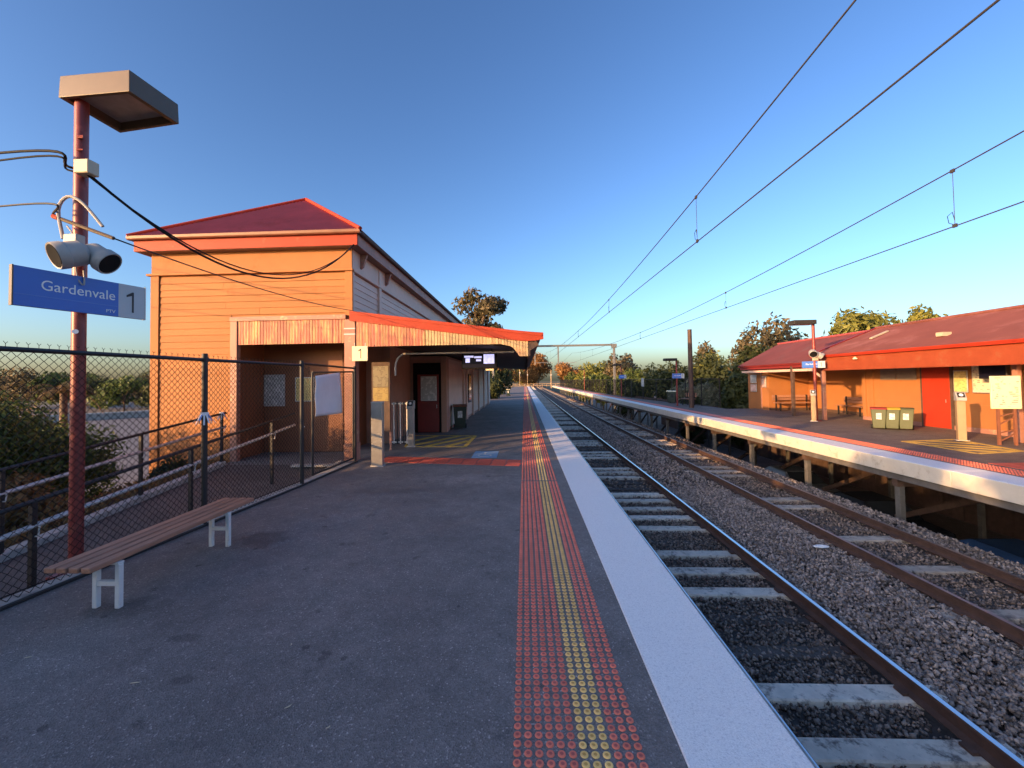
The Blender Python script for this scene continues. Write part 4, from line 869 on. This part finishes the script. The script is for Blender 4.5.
# ------------------------------------------------------------------ building on platform two
def building_two():
    t = thing('platform_two_building', 'long orange station building with faded red roof on platform two', 'building', (15.9, 14, Z2)); B = Vector((-15.9, -14, -Z2))
    def b(m): return m.xf(Matrix.Translation(B))
    b(MB().box(15.92, 20, 3, 19.9, Z2-.05, 3.3)).build('wall', M['orange'], t)
    b(MB().box(17.5, 20, 19.901, 26, Z2-.05, 3.3)).build('back_wall', M['orange'], t)
    b(MB().box(15.1, 20, 26.001, 28.3, Z2-.05, 2.95)).build('end_block', M['orange'], t)
    b(MB().box(15.86, 15.92, 3, 19.95, Z2, Z2+.16)).build('skirting', M['pinktrim'], t); b(MB().box(15.1, 17.49, 25.95, 26.0, Z2, Z2+.14)).build('skirting', M['brown'], t); b(MB().box(17.44, 17.499, 19.95, 25.94, Z2, Z2+.14)).build('skirting', M['brown'], t)
    for y0, y1 in ((19.35, 19.5), (19.75, 19.95)): b(MB().box(15.87, 15.919, y0, y1, Z2+.17, 2.9)).build('corner_board', M['orange'], t)
    for z in (1.05, 2.0): b(MB().box(15.9, 15.919, 3, 19.3, z, z+.03)).build('rail_moulding', M['orange'], t)
    b(MB().box(15.07, 15.099, 26.7, 26.78, Z2, 2.8)).build('cover_strip', M['pinktrim'], t)
    for y0, y1 in ((15.95, 17.0),):
        b(MB().box(15.85, 15.918, y0-.09, y1+.09, Z2, 2.62)).build('door_frame', M['brown'], t)
        d_ = b(MB().box(15.83, 15.849, y0, y1, Z2+.03, 2.55, .004)).build('door', M['doorred'], t); b(MB().tube([(15.8, y0+.12, 1.1), (15.8, y0+.12, 1.22)], .014, 8)).build('door_handle', M['steel'], d_)
    [b(MB().box(15.88, 15.919, ya, yb, 1.95, 2.75)).build('upper_panel', M['greypan'], t) for ya, yb in ((17.3, 18.15), (18.2, 18.95))]  # grey window panels, with the eave shadow mixed into their tone
    # verandah: posts, valance, roofs
    for y in (19.85, 22.05): 
        b(MB().box(13.98, 14.12, y-.07, y+.07, Z2, 2.7, .008)).build('verandah_post', M['brown'] if y > 20 else M['pinktrim'], t)
    b(MB().beam((14.05, 19.9, 2.1), (14.05, 20.5, 2.42), .06, .09)).build('post_brace', M['cream'], t)
    b(MB().box(13.98, 14.06, 3, 20.35, 2.42, 3.02)).build('valance', M['valred'], t)
    b(MB().box(14.02, 14.1, 20.351, 27.0, 2.42, 2.55)).build('verandah_beam', M['cream'], t)
    b(MB().box(14.0, 14.09, 20.36, 27.1, 2.62, 2.78)).build('fascia', M['darkred'], t)
    b(MB().prism([(13.98, 3.02), (13.86, 3.03), (13.83, 3.14), (13.86, 3.14), (13.9, 3.07), (13.98, 3.07)], 'y', 3, 20.4)).build('gutter', M['doorred'], t)
    b(MB().prism([(14.0, 2.76), (13.9, 2.77), (13.87, 2.86), (13.9, 2.86), (13.93, 2.81), (14.0, 2.8)], 'y', 20.4, 27.1)).build('gutter', M['darkred'], t)
    b(MB().add([(13.98, 3, 2.9), (20, 3, 3.2), (20, 20.3, 3.2), (13.98, 20.3, 2.9)], [(0, 1, 2, 3)])).build('ceiling', M['soffit'], t)
    b(MB().add([(14.02, 20.31, 2.6), (20, 20.31, 2.9), (20, 28.3, 2.9), (14.02, 27.0, 2.6)], [(0, 1, 2, 3)])).build('ceiling', M['soffit'], t)
    b(corr((13.84, 20.5, 3.13), (13.84, 3, 3.13), lambda u: (17.4, 20.9-(17.9*u), 4.46), .1, .012)).build('roof', M['roofpink'], t); b(corr((21, 20.5, 3.13), (21, 3, 3.13), lambda u: (17.4, 20.9-(17.9*u), 4.46), .2, .012)).build('roof', M['roofpink'], t)
    b(corr((13.86, 27.2, 2.85), (13.86, 20.52, 2.85), lambda u: (17.4, 28.7-(28.7-20.92)*u, 4.36), .1, .012)).build('roof', M['roofshaded'], t); b(corr((21, 28, 2.85), (21, 20.52, 2.85), lambda u: (17.4, 28.7-(28.7-20.92)*u, 4.36), .2, .012)).build('roof', M['roofred'], t)  # far roof sheet coloured darker, the station's shadow put into its red
    b(MB().add([(14.0, 27.0, 2.6), (20.5, 28.0, 2.6), (17.4, 28.6, 4.3)], [(0, 1, 2)])).build('gable', M['darkred'], t)
    b(MB().tube([(17.4, 3, 4.5), (17.4, 20.9, 4.5)], .06, 8)).build('ridge_cap', M['roofpink'], t, smooth=True); b(MB().tube([(17.4, 20.9, 4.4), (17.4, 28.7, 4.4)], .06, 8)).build('ridge_cap', M['roofred'], t, smooth=True)
    b(MB().beam((13.84, 20.5, 3.17), (17.4, 20.9, 4.5), .09, .05)).build('verge_cap', M['darkred'], t)
    b(MB().beam((15.5, 18.9, 3.82), (16.4, 19.1, 4.15), .12, .05)).build('pale_roof_flashing', M['beige'], t); b(MB().box(14.75, 15.05, 15.0, 15.25, 3.52, 3.66)).build('roof_vent', M['beige'], t)
    for y in (17.77, 20.2): b(MB().lathe([(.02, .1), (.06, .06), (.09, 0), (.02, -.02)], 12, (13.9, y, 2.86))).build('eave_lamp', M['signcream'], t)
building_two()
for (y0, y1, z0, z1, m, l) in ((26.15, 26.6, 1.5, 2.2, 'pinkpost', 'pink notice on the far end wall of the platform two building'), ):
    flatx('notice', 15.065, y0, y1, z0, z1, M[m], l, 'notice')
flatx('notice', 15.065, 27.2, 27.9, 1.75, 2.3, M['postersilver'], 'pale upper notice on the end block of the platform two building', 'notice'); flatx('notice', 15.065, 27.2, 27.9, 1.2, 1.68, M['pinkpost'], 'pinkish lower notice on the end block of the platform two building', 'notice')
flatx('poster', 15.84, 15.3, 15.78, 1.5, 2.3, M['posteryel'], 'yellow poster on the orange wall right of the red door', 'poster'); flatx('poster', 15.84, 14.4, 15.15, 1.5, 2.55, M['notice'], 'large pale poster on the orange wall behind the timetable stand', 'poster')
scr = thing('departure_screen', 'black screen hanging from the verandah of the platform two building', 'screen', (15.2, 13.9, 2.0)); MB().box(-.06, .06, -.4, .4, 0, .48, .01).build('housing', M['ink'], scr); MB().box(-.064, -.061, -.36, .36, .04, .44).build('display', M['screen'], scr); MB().tube([(0, 0, .48), (0, 0, 1.0)], .02, 8).build('hanger', M['black'], scr)
tb = thing('timetable_stand', 'cream timetable board on lattice legs at the right edge of platform two', 'timetable', (13.9, 12.45, Z2), R(-12))
MB().box(-.34, .34, -.03, .03, 1.05, 2.0, .006).build('board', M['signcream'], tb); MB().box(-.31, .31, -.035, -.031, 1.08, 1.97).build('print', M['notice'], tb)
for x in (-.22, .16):
    MB().box(x, x+.06, -.02, .03, 0, 1.05).build('leg', M['gutter'], tb)
for k in range(4): MB().beam((-.2, 0, .1+k*.24), (.18, 0, .22+k*.24) if k % 2 else (.18, 0, .34+k*.24), .03, .03).build('lattice_bar', M['gutter'], tb)
for (x, y) in ((14.75, 12.9), (15.05, 12.2)): 
    pst = thing('verandah_column', 'dark red column under the verandah behind the timetable stand' if x < 15 else 'dark column at the right edge beside the timetable stand', 'column', (x, y, Z2)); MB().box(-.07, .07, -.07, .07, 0, 2.8, .008).build('shaft', M['pinktrim'], pst); MB().box(-.09, .09, -.09, .09, 0, .4, .008).build('base', M['pinktrim'], pst)
reader((13.6, 13.4, Z2), R(-30), 'sunlit ticket card reader in front of the orange wall on platform two', .97, 'tanmetal')
reader((13.25, 19.4, Z2), R(-30), 'sunlit ticket card reader beside the red lamp post on platform two', .92, 'tanmetal')
def long_seat(loc, rz, label, L=2.2):
    t = thing('platform_bench', label, 'bench', loc, rz)
    for i in range(3): MB().box(-L/2, L/2, -.25+i*.16, -.12+i*.16, .46, .50, .006).build('slat', M['slat'], t)
    for i in range(2): MB().box(-L/2, L/2, .24, .28, .62+i*.17, .76+i*.17, .006).build('back_slat', M['slat'], t)
    for x in (-L/2+.2, L/2-.2):
        for y in (-.2, .22): MB().box(x-.03, x+.03, y-.03, y+.03, 0, .46 if y < 0 else .95).build('leg', M['black'], t)
long_seat((16.2, 25.4, Z2), 0, 'dark timber bench against the far wall of the platform two shelter'); long_seat((17.0, 22.0, Z2), R(-90), 'dark bench along the back wall of the platform two shelter', 1.8)
long_seat((12.4, 31.6, Z2), R(-75), 'small bench beside the tall brown pole on platform two', 1.2)

def small_lamp(loc, h, arm, label, s=1.0, group='lamp posts on platform two'):
    t = thing('lamp_post', label, 'lamp post', loc, group=group)
    MB().tube([(0, 0, 0), (0, 0, h)], .065*s, 12).build('pole', M['polered'], t, smooth=True)
    MB().box(min(0, arm), max(0, arm), -.26*s, .26*s, h-.04, h+.16*s, .01).build('lamp_housing', M['shadedlamp'], t); MB().box(min(0, arm)+.08, max(0, arm)-.08, -.2*s, .2*s, h-.05, h-.041).build('diffuser', M['lampglass'], t)  # near-black housing colour stands for the lamp's unlit side
    MB().box(-.1, .1, -.12, .0, h*.62, h*.62+.14).build('junction_box', M['beige'], t); MB().box(-.14, .14, -.14, .14, 0, .03).build('base_plate', M['polered'], t)
    return t
small_lamp((13.43, 19.5, Z2), 4.5, -1.0, 'red lamp post with box lamp in front of the platform two building')
speaker((13.3, 19.38, 3.22), (-.3, -.7, -.4), 'sunlit loudspeaker on the platform two lamp post, left one', .15, .17); speaker((13.6, 19.38, 3.12), (.6, -.3, -.4), 'sunlit loudspeaker on the platform two lamp post, right one', .13, .15)
for o in [o for o in C.objects if o.name.startswith('horn_speaker') and o.location.x > 5]:
    o['group'] = 'speakers on the platform two lamp post'
    for ch in o.children:
        if ch.name.startswith('bracket'): ch.data = MB().beam((0, 0, 0), (13.43-o.location.x, 19.5-o.location.y, .0), .05, .03).mesh('bracket'); ch.data.materials.append(M['galv'])
name_sign((13.0, 19.7), (13.75, 19.3), 2.86, 2.55, 'small blue Gardenvale sign on the platform two lamp post by the building', 'Gardenvale name signs', thick=.04, cut=.7)
pl = thing('timber_pole', 'tall dark brown pole standing on platform two before the trees', 'pole', (11.55, 28.9, -1.5)); MB().tube([(0, 0, 0), (0, 0, 7.0)], [.17, .14], 14).build('shaft', M['brown'], pl, smooth=True); MB().tube([(0, 0, 7.0), (0, 0, 7.04)], .15, 14).build('cap', M['brown'], pl)
small_lamp((11.35, 31, Z2), 3.4, -.9, 'box lamp post beside the tall brown pole on platform two', .9)
name_sign((11.0, 30.9), (11.75, 30.6), 2.5, 2.15, 'small blue Gardenvale sign beside the tall brown pole', 'Gardenvale name signs', thick=.04, full=False)
small_lamp((11.0, 47, Z2), 3.6, -.9, 'more distant lamp post along the platform two fence', .9); name_sign((10.7, 46.8), (11.45, 46.5), 2.6, 2.2, 'distant small Gardenvale sign on the platform two fence line', 'Gardenvale name signs', thick=.04, full=False)
small_lamp((10.9, 75, Z2), 3.8, -1.0, 'farthest lamp post near the end of platform two', .9)
flatx('notice', 11.3, 39.2, 40.0, 1.4, 2.2, M['postersilver'], 'white notice on the dark fence of platform two', 'notice')

# fence behind platform two
def fence_two():
    P = [(13.25, 28.4), (12.4, 35), (11.36, 44), (11.32, 131)]
    t = thing('chain_link_fence', 'dark mesh fence along the back of platform two', 'fence', (12, 40, Z2)); o = Vector((12, 40, Z2))
    for i, (a, c) in enumerate(zip(P, P[1:])):
        a, c = Vector((*a, Z2)), Vector((*c, Z2)); L = (c-a).length; n = max(1, round(L/2.6))
        for k in range(n+(i == 2)):
            q = a.lerp(c, k/n)-o; MB().tube([q, q+Vector((0, 0, 2.0))], .04, 6).build('post', M['black'], t)
        MB().beam(a-o+Vector((0, 0, 1.98)), c-o+Vector((0, 0, 1.98)), .05, .05).build('top_rail', M['black'], t)
        m = diamond(a-o, a.lerp(c, min(1, 30/L))-o, .05, 1.95, .16, .006, False); stuff(m.build('wire_mesh', M['wire'], t))
        if L > 30: stuff(diamond(a.lerp(c, 30/L)-o, c-o, .05, 1.95, .45, .014, False).build('wire_mesh', M['wire'], t))
fence_two()

# ------------------------------------------------------------------ overhead wires and gantries
def sep(y, y0=24, a=1.45, c=.36): return c+(a-c)*min(1.2, ((y-y0)/36)**2) if y > y0 else c+.75*((y-y0)/20)**2
def overhead(x, zc, lbl):
    ys = np.concatenate([np.linspace(-14, 60, 75), np.linspace(61.5, 135, 45)])
    def s(y): return sep(y) if y <= 60 else sep(60-(y-60)*.95 if y < 98 else 24+(y-98))
    tag(MB().tube([(x, y, zc) for y in ys], .0095, 6).build('contact_wire', M['ohwire'], smooth=True), 'contact wire above the %s track' % lbl, 'wire'); tag(MB().tube([(x, y, zc+s(y)) for y in ys], .0105, 6).build('catenary_wire', M['ohwire'], smooth=True), 'upper carrying wire above the %s track' % lbl, 'wire')
    for i, y in enumerate((7.78 if x < 5 else 6.85, 15.8 if x < 5 else 14.35, 24.8, 33, 42, 51, 70, 80, 90)):
        t = thing('wire_dropper', '%s dropper wire hanging above the %s track' % (('nearest', 'second', 'third', 'fourth', 'fifth', 'sixth', 'seventh', 'eighth', 'ninth')[i], lbl), 'dropper', (x, y, zc), group='dropper wires')
        h = s(y); MB().tube([(0, 0, 0), (0, 0, h)], .0045, 5).build('hanger', M['ohwire'], t); MB().box(-.014, .014, -.03, .03, -.02, .035).build('clamp', M['ohwire'], t); MB().box(-.014, .014, -.03, .03, h-.035, h+.02).build('clamp', M['ohwire'], t)
        if i < 3: MB().tube([(0, .0, .02), (0, .09, .08), (0, .11, .2), (0, .03, .24), (0, .0, .1)], .005, 5).build('loop', M['wire'], t)
overhead(3.3, 4.76, 'near'); overhead(7.0, 4.58, 'far')
def gantry(y, label, z=7.15, xr=13.1, xl=-4.6):
    t = thing('overhead_gantry', label, 'gantry', (xr, y, -4.2), group='overhead wire gantries')
    MB().box(-.15, .15, -.15, .15, 0, z+4.2, .02).build('mast', M['mastgrey'], t); MB().box(-.36, .36, -.2, .2, z+3.75, z+4.25, .02).build('mast_head', M['mastgrey'], t)
    MB().box(xl-xr, .4, -.13, .13, z+4.05, z+4.32).build('crossbeam', M['mastgrey'], t); MB().box(xl-xr-.15, xl-xr+.15, -.15, .15, 0, z+4.3, .02).build('mast', M['mastgrey'], t)
    for x in (5.0-xr, 1.6-xr): MB().box(x-.09, x+.09, -.09, .09, 8.6, z+4.05).build('drop_post', M['mastgrey'], t); MB().tube([(x, 0, 8.9), (x+2.6, 0, 8.85)], .03, 6).build('registration_arm', M['galv'], t)
gantry(60, 'nearest grey portal gantry carrying the overhead wires')
for i, (x, y, h) in enumerate(((-1.6, 140, 7.0), (1.2, 165, 6.5), (9.8, 150, 6.0), (11, 172, 6))):
    t = thing('signal_mast', '%s slender pale mast at the far end of the line' % ('leftmost', 'second from left', 'third from left', 'rightmost')[i], 'mast', (x, y, -1.2), group='far masts'); MB().tube([(0, 0, 0), (0, 0, h+1)], .09, 8).build('shaft', M['tanmetal'], t); MB().box(-.2, .2, -.15, .15, h*.8, h*.8+.6).build('signal_head', M['greypl'], t)
lf = thing('crossing_fence', 'low pale barrier fence across the far end of the line', 'fence', (4, 185, -1.2))
for i in range(16): MB().box(-14+i*2-.08, -14+i*2+.08, -.08, .08, 0, 1.7).build('post', M['tanmetal'], lf)
for z in (.7, 1.5): MB().box(-14, 16.2, -.05, .05, z, z+.18).build('rail', M['tanmetal'], lf)

# ------------------------------------------------------------------ trees and shrubs
def leaves(blobs, n, size, seed, droop=0.0, shell=.55):
    g = np.random.default_rng(seed); c = np.array([b[0] for b in blobs]); r = np.array([b[1] for b in blobs]); w = r.prod(1)**(2/3); k = g.choice(len(blobs), n, p=w/w.sum())
    d = g.normal(size=(n, 3)); d /= np.linalg.norm(d, axis=1)[:, None]; rad = shell+(1-shell)*g.uniform(0, 1, n)**.6; rad *= g.uniform(.82, 1.15, n)
    p = c[k]+d*r[k]*rad[:, None]
    nr = d+g.normal(0, .7, (n, 3)); nr /= np.linalg.norm(nr, axis=1)[:, None]
    a = np.cross(nr, g.normal(size=(n, 3))); a /= np.linalg.norm(a, axis=1)[:, None]; a[:, 2] -= droop; a /= np.linalg.norm(a, axis=1)[:, None]; b = np.cross(nr, a); s = size*g.uniform(.6, 1.35, (n, 1))
    V = np.stack([p-a*s, p+b*s*.42, p+a*s, p-b*s*.42], 1).reshape(-1, 3); F = np.arange(4*n).reshape(-1, 4); return V, F
def tree(name, label, base, h, crown, n, size, leaf, seed, nb=9, trunk_r=.15, cat='tree', group=None, droop=0.0, low=.35, part='crown', blob=.42, shell=.5):
    """crown = (rx, ry, rz); the crown is centred so that its top is at h above base"""
    g = random.Random(seed); t = thing(name, label, cat, base, group=group); rx, ry, rz = crown; cz = h-rz; blobs = []
    for i in range(nb):
        while True:
            x, y, z = (g.uniform(-1, 1) for _ in range(3))
            if x*x+y*y+z*z < 1: break
        f = g.uniform(.75, 1.25)*blob; blobs.append(((x*rx*.72, y*ry*.72, cz+z*rz*.70), (rx*f, ry*f, rz*f*.9)))
    V, F = leaves(blobs, n, size, seed, droop, shell); V[:, 2] = np.maximum(V[:, 2], .03); np_mesh(part, V, F, LEAF[leaf], t)
    m = MB(); top = Vector((0, 0, max(.3, cz-rz*.2)))
    m.tube([(0, 0, -.1), (.05*h*.3, 0, top.z*.5), top], [trunk_r, trunk_r*.8, trunk_r*.55], 8)
    for bl in blobs: m.tube([(0, 0, top.z*(.55+.3*g.random())), Vector(bl[0])*.55+Vector((0, 0, top.z*.4)), bl[0]], [trunk_r*.45, trunk_r*.3, trunk_r*.1], 5)
    m.build('trunk', M['bark'], t, smooth=True); return t
def tz(base_z, top): return top-base_z
# bushes on the bank left of the ramp (in view)
for i, (x, y, z, top, rx, n, leaf, l) in enumerate((
    (-11.3, 7.9, -1.6, 2.25, 1.5, 8000, 'bush', 'dense green bush with sunlit leaves at the left edge behind the fence'), (-11.4, 9.5, -1.7, 1.75, 1.15, 5000, 'bush', 'rounded green bush right of the dense one behind the red lamp post'),
    (-10.0, 7.6, -1.0, .55, .9, 3000, 'dry', 'low dry brown shrub in front of the green bushes'), (-9.9, 11.0, -.7, .35, .55, 1500, 'dark', 'small dark groundcover bush at the ramp kerb'), (-16.5, 12.4, -3.4, 2.45, 1.5, 5000, 'gum', 'golden brown bush behind the red lamp post'), (-18.5, 13.0, -3.7, 2.9, 1.4, 4500, 'bush', 'taller green shrub above the green bush'), (-10.9, 6.2, -1.6, 1.6, 1.2, 5000, 'bush', 'green bush cut by the left edge of the picture'))):
    tree('shrub', l, (x, y, z), tz(z, top), (rx, rx, tz(z, top)*.48), int(n*1.7), .06 if y < 12 else .075, leaf, 100+i, nb=12, trunk_r=.06, cat='shrub', group='shrubs on the bank', part='foliage', blob=.45)
# groundcover on the bank
g0 = np.random.default_rng(5); n0 = 9000; bx = -8.6-g0.uniform(0, 1, n0)**1.2*6; by = g0.uniform(0, 14, n0)
def bank_z(x, y):
    top = np.clip(-.55+(y-5)*.09, -1.9, 0); top = np.where(y < 11.4, top, 0); t = np.clip((-8.42-x)/10, 0, 1); return top-.12-(3.85+top)*(t*t*(3-2*t))
pz = bank_z(bx, by)+g0.uniform(.0, .22, n0); aa = g0.normal(size=(n0, 3)); aa[:, 2] = np.abs(aa[:, 2])+.4; aa /= np.linalg.norm(aa, axis=1)[:, None]; bb = np.cross(aa, g0.normal(size=(n0, 3))); bb /= np.linalg.norm(bb, axis=1)[:, None]; pp = np.stack([bx, by, pz], -1); ss = g0.uniform(.04, .11, (n0, 1))
gc = np_mesh('groundcover', np.stack([pp-aa*ss, pp+bb*ss*.35, pp+aa*ss, pp-bb*ss*.35], 1).reshape(-1, 3), np.arange(4*n0).reshape(-1, 4), LEAF['dry']); stuff(gc); gc['label'] = 'dry leafy groundcover on the bank left of the ramp'
# palm behind the lamp post
def palm(loc, h, label):
    t = thing('palm_tree', label, 'tree', loc); MB().tube([(0, 0, 0), (.05, 0, h*.5), (0, 0, h)], [.22, .17, .15], 10).build('trunk', M['bark'], t, smooth=True); g = random.Random(3)
    for k in range(20):
        a = k*2.4; e = g.uniform(.45, 1.35); L = g.uniform(1.3, 1.9); m = MB(); pts = []
        for i in range(9):
            u = i/8; pts.append(Vector((math.cos(a)*L*u*(1-.15*u), math.sin(a)*L*u*(1-.15*u), h+L*(e*u-1.15*u*u))))
        m.tube(pts, [.02*(1-.8*i/8) for i in range(9)], 4)
        for i in range(1, 9):
            tg = (pts[i]-pts[i-1]).normalized(); sd_ = tg.cross(Vector((0, 0, 1))).normalized()
            for s in (-1, 1):
                for q in (0, .5):
                    p = pts[i-1].lerp(pts[i], q); e_ = p+sd_*s*.36*(1-.5*i/8)+tg*.2-Vector((0, 0, .12)); m.add([p-tg*.02, p+tg*.03, e_], [(0, 1, 2)])
        m.build('frond', LEAF['gum'] if k % 3 else LEAF['dry'], t)
palm((-24.3, 20.5, -4.1), 6.0, 'palm with drooping sunlit fronds behind the red lamp post')
# trees across the car park on the left
for i, (x, y, top, r, leaf) in enumerate(((-78, 84, 3.4, 5, 'dark'), (-88, 86, 5.0, 6, 'bush'), (-100, 92, 6.4, 7, 'dark'), (-112, 96, 7.2, 7, 'bush'), (-92, 98, 5.4, 6, 'gum'), (-82, 100, 4.6, 6, 'bush'), (-118, 92, 7.5, 7, 'gum'), (-110, 118, 8, 9, 'dark'), (-130, 110, 9, 9, 'dark'), (-126, 92, 7, 6, 'dry'), (-140, 100, 8, 8, 'dark'), (-136, 88, 7, 6, 'bush'))):
    tree('street_tree', 'distant %s tree, number %s from the left lamp post, across the car park' % ({'dark': 'dark green', 'bush': 'green', 'gum': 'golden brown', 'dry': 'straw coloured'}[leaf], 'one two three four five six seven eight nine ten eleven twelve'.split()[i]), (x, y, -4), top+4, (r, r, (top+4)*.45), 2600, .42, leaf, 200+i, nb=10, trunk_r=.2, group='trees across the car park')
# unseen tree row, left behind the viewer, placed and sized to shade the near platform
for i in range(11):
    n_ = 2.5-i*1.522; s_ = -15; x, y = .79*s_+.61*n_, .61*s_-.79*n_; top = (5.3, 5.8, 5.7, 5.8, 5.3, 4.9, 5.0, 4.9, 4.7, 4.2, 4.2)[i]
    tree('shade_tree', 'dense unseen shade tree %s in the row left of the platform' % 'one two three four five six seven eight nine ten eleven'.split()[i], (x+random.uniform(-.3, .3), y, -4.2), top+4.2, (1.6, 1.6, 3.2), 5200, .2, 'bush', 300+i, nb=16, trunk_r=.14, group='unseen shade trees left of the platform', blob=.5, shell=.3)
# gum behind the canopy, far trees down the line
tree('gum_tree', 'open crowned russet gum tree rising behind the station canopy', (-6.2, 55, -3), 18.2, (4.7, 3.5, 4.2), 3000, .34, 'gum', 41, nb=13, trunk_r=.28, blob=.33, droop=.5, shell=.4)
for i, (x, y, top, r, n, leaf, l) in enumerate((
    (-9, 200, 15, 10, 3500, 'red', 'russet tree at the far end of the line left of the tracks'), (7, 215, 17, 12, 4200, 'red', 'big russet tree closing the view down the tracks'), (22, 215, 12, 9, 3000, 'red', 'russet tree right of the big one at the line end'), (-24, 190, 12, 9, 2500, 'gold', 'golden tree left of the line end'),
    (34, 190, 11, 9, 2600, 'gold', 'golden green tree right of the line end'), (-1, 240, 13, 12, 3000, 'gold', 'golden tree behind the russet trees at the line end'), (48, 230, 12, 12, 2500, 'dark', 'dark tree far right of the line end'))):
    tree('far_tree', l, (x, y, -4), top+4, (r, r, (top+4)*.46), n, .75, leaf, 400+i, nb=12, trunk_r=.4, group='trees at the end of the line')
for i, (x, y, top, r, n, leaf, l) in enumerate((
    (18.5, 80, 9.2, 4.2, 3500, 'gum', 'brownish tree behind the gantry mast'), (16.5, 66, 4.6, 3.2, 3200, 'bush', 'green bush at the foot of the gantry mast'), (20, 58, 6.3, 4.2, 4200, 'dark', 'broad dark green tree left of the grey bush'), (25, 56, 6.0, 4.2, 4200, 'dark', 'broad dark green tree behind the grey bush'), (30, 66, 6.2, 4, 3000, 'gold', 'golden topped tree behind the dark ones'),
    (17.3, 42, 2.1, 2.3, 5200, 'grey', 'pale grey green bush behind the platform two fence'), (15.0, 37.5, .6, 1.6, 2500, 'dark', 'low dark bush under the grey one'), (31.5, 72, 8.4, 3.2, 2200, 'gum', 'sunlit brownish tree top left of the tall brown pole'), (14.2, 75, 3.6, 2.2, 2500, 'bush', 'greenish shrub along the far fence'), (14.0, 90, 3.8, 2.4, 2200, 'bush', 'green shrub far along the fence'), (15.5, 105, 5.0, 3, 2200, 'gold', 'golden shrub near the end of platform two'), (14.5, 122, 4.5, 3, 2000, 'bush', 'green shrub at the end of platform two'), (14.3, 56, 2.4, 1.9, 2600, 'dark', 'dark shrub between gantry and grey bush'))):
    tree('trackside_tree', l, (x, y, -4.1), top+4.1, (r, r, (top+4.1)*.47), n, .3 if y < 70 else .4, leaf, 500+i, nb=13, trunk_r=.2, group='trees behind platform two')
for i, (x, y, top, r, n, leaf, l) in enumerate((
    (19.5, 36, 5.6, 2.4, 5200, 'dark', 'tall dark tree right of the brown pole'), (23.5, 41, 9.0, 3.3, 4600, 'gum', 'tall gum tree with sunlit brown top left of the red roof'), (28.0, 44, 8.2, 3.2, 3600, 'gum', 'gum tree with grey leaves close to the red roof'), (21, 33.5, 3.2, 2.6, 4600, 'dark', 'dark lower tree beside the end of the platform two building'), (17.2, 33.5, 3.0, 1.8, 4600, 'dark', 'dark hedge tree behind the fence next to the building'), (26, 40, 4.8, 3.0, 3200, 'dark', 'dark tree under the gum trees'))):
    tree('trackside_tree', l, (x, y, -4.1), top+4.1, (r, r, (top+4.1)*.46), n, .26, leaf, 600+i, nb=15, trunk_r=.22, group='trees behind platform two', blob=.36 if leaf == 'gum' else .42, droop=.4 if leaf == 'gum' else 0)
tree('round_tree', 'rounded golden green tree rising behind the red roof', (24.6, 30, -4.1), 11.6, (3.7, 2.8, 3.4), 9000, .2, 'gold', 701, nb=16, trunk_r=.2, group='trees behind the roof'); tree('round_tree', 'smaller golden green tree right of the rounded one behind the red roof', (28.6, 30, -4.1), 11.2, (1.9, 1.7, 2.8), 4200, .2, 'gold', 702, nb=10, trunk_r=.18, group='trees behind the roof')
tree('far_tree', 'dark green tree behind the far end of the near platform', (-5.2, 66, -3), 9.0, (3.0, 3.0, 4.2), 4500, .3, 'dark', 801, nb=14, trunk_r=.2)
tree('far_tree', 'dark shrub at the end of the station building', (-4.6, 50, -1.5), 5.0, (1.6, 2.5, 2.4), 3500, .22, 'dark', 802, nb=12, trunk_r=.12)
tw = thing('parapet_wall', 'low pale parapet wall across the car park left of the station', 'wall', (-70, 75, -3.6)); MB().beam((-30, -42, .55), (34, 42, .55), .4, 1.1).build('wall', M['concrete'], tw); MB().beam((-30, -42, 1.2), (34, 42, 1.2), .6, .2).build('coping', M['towerwhite'], tw)
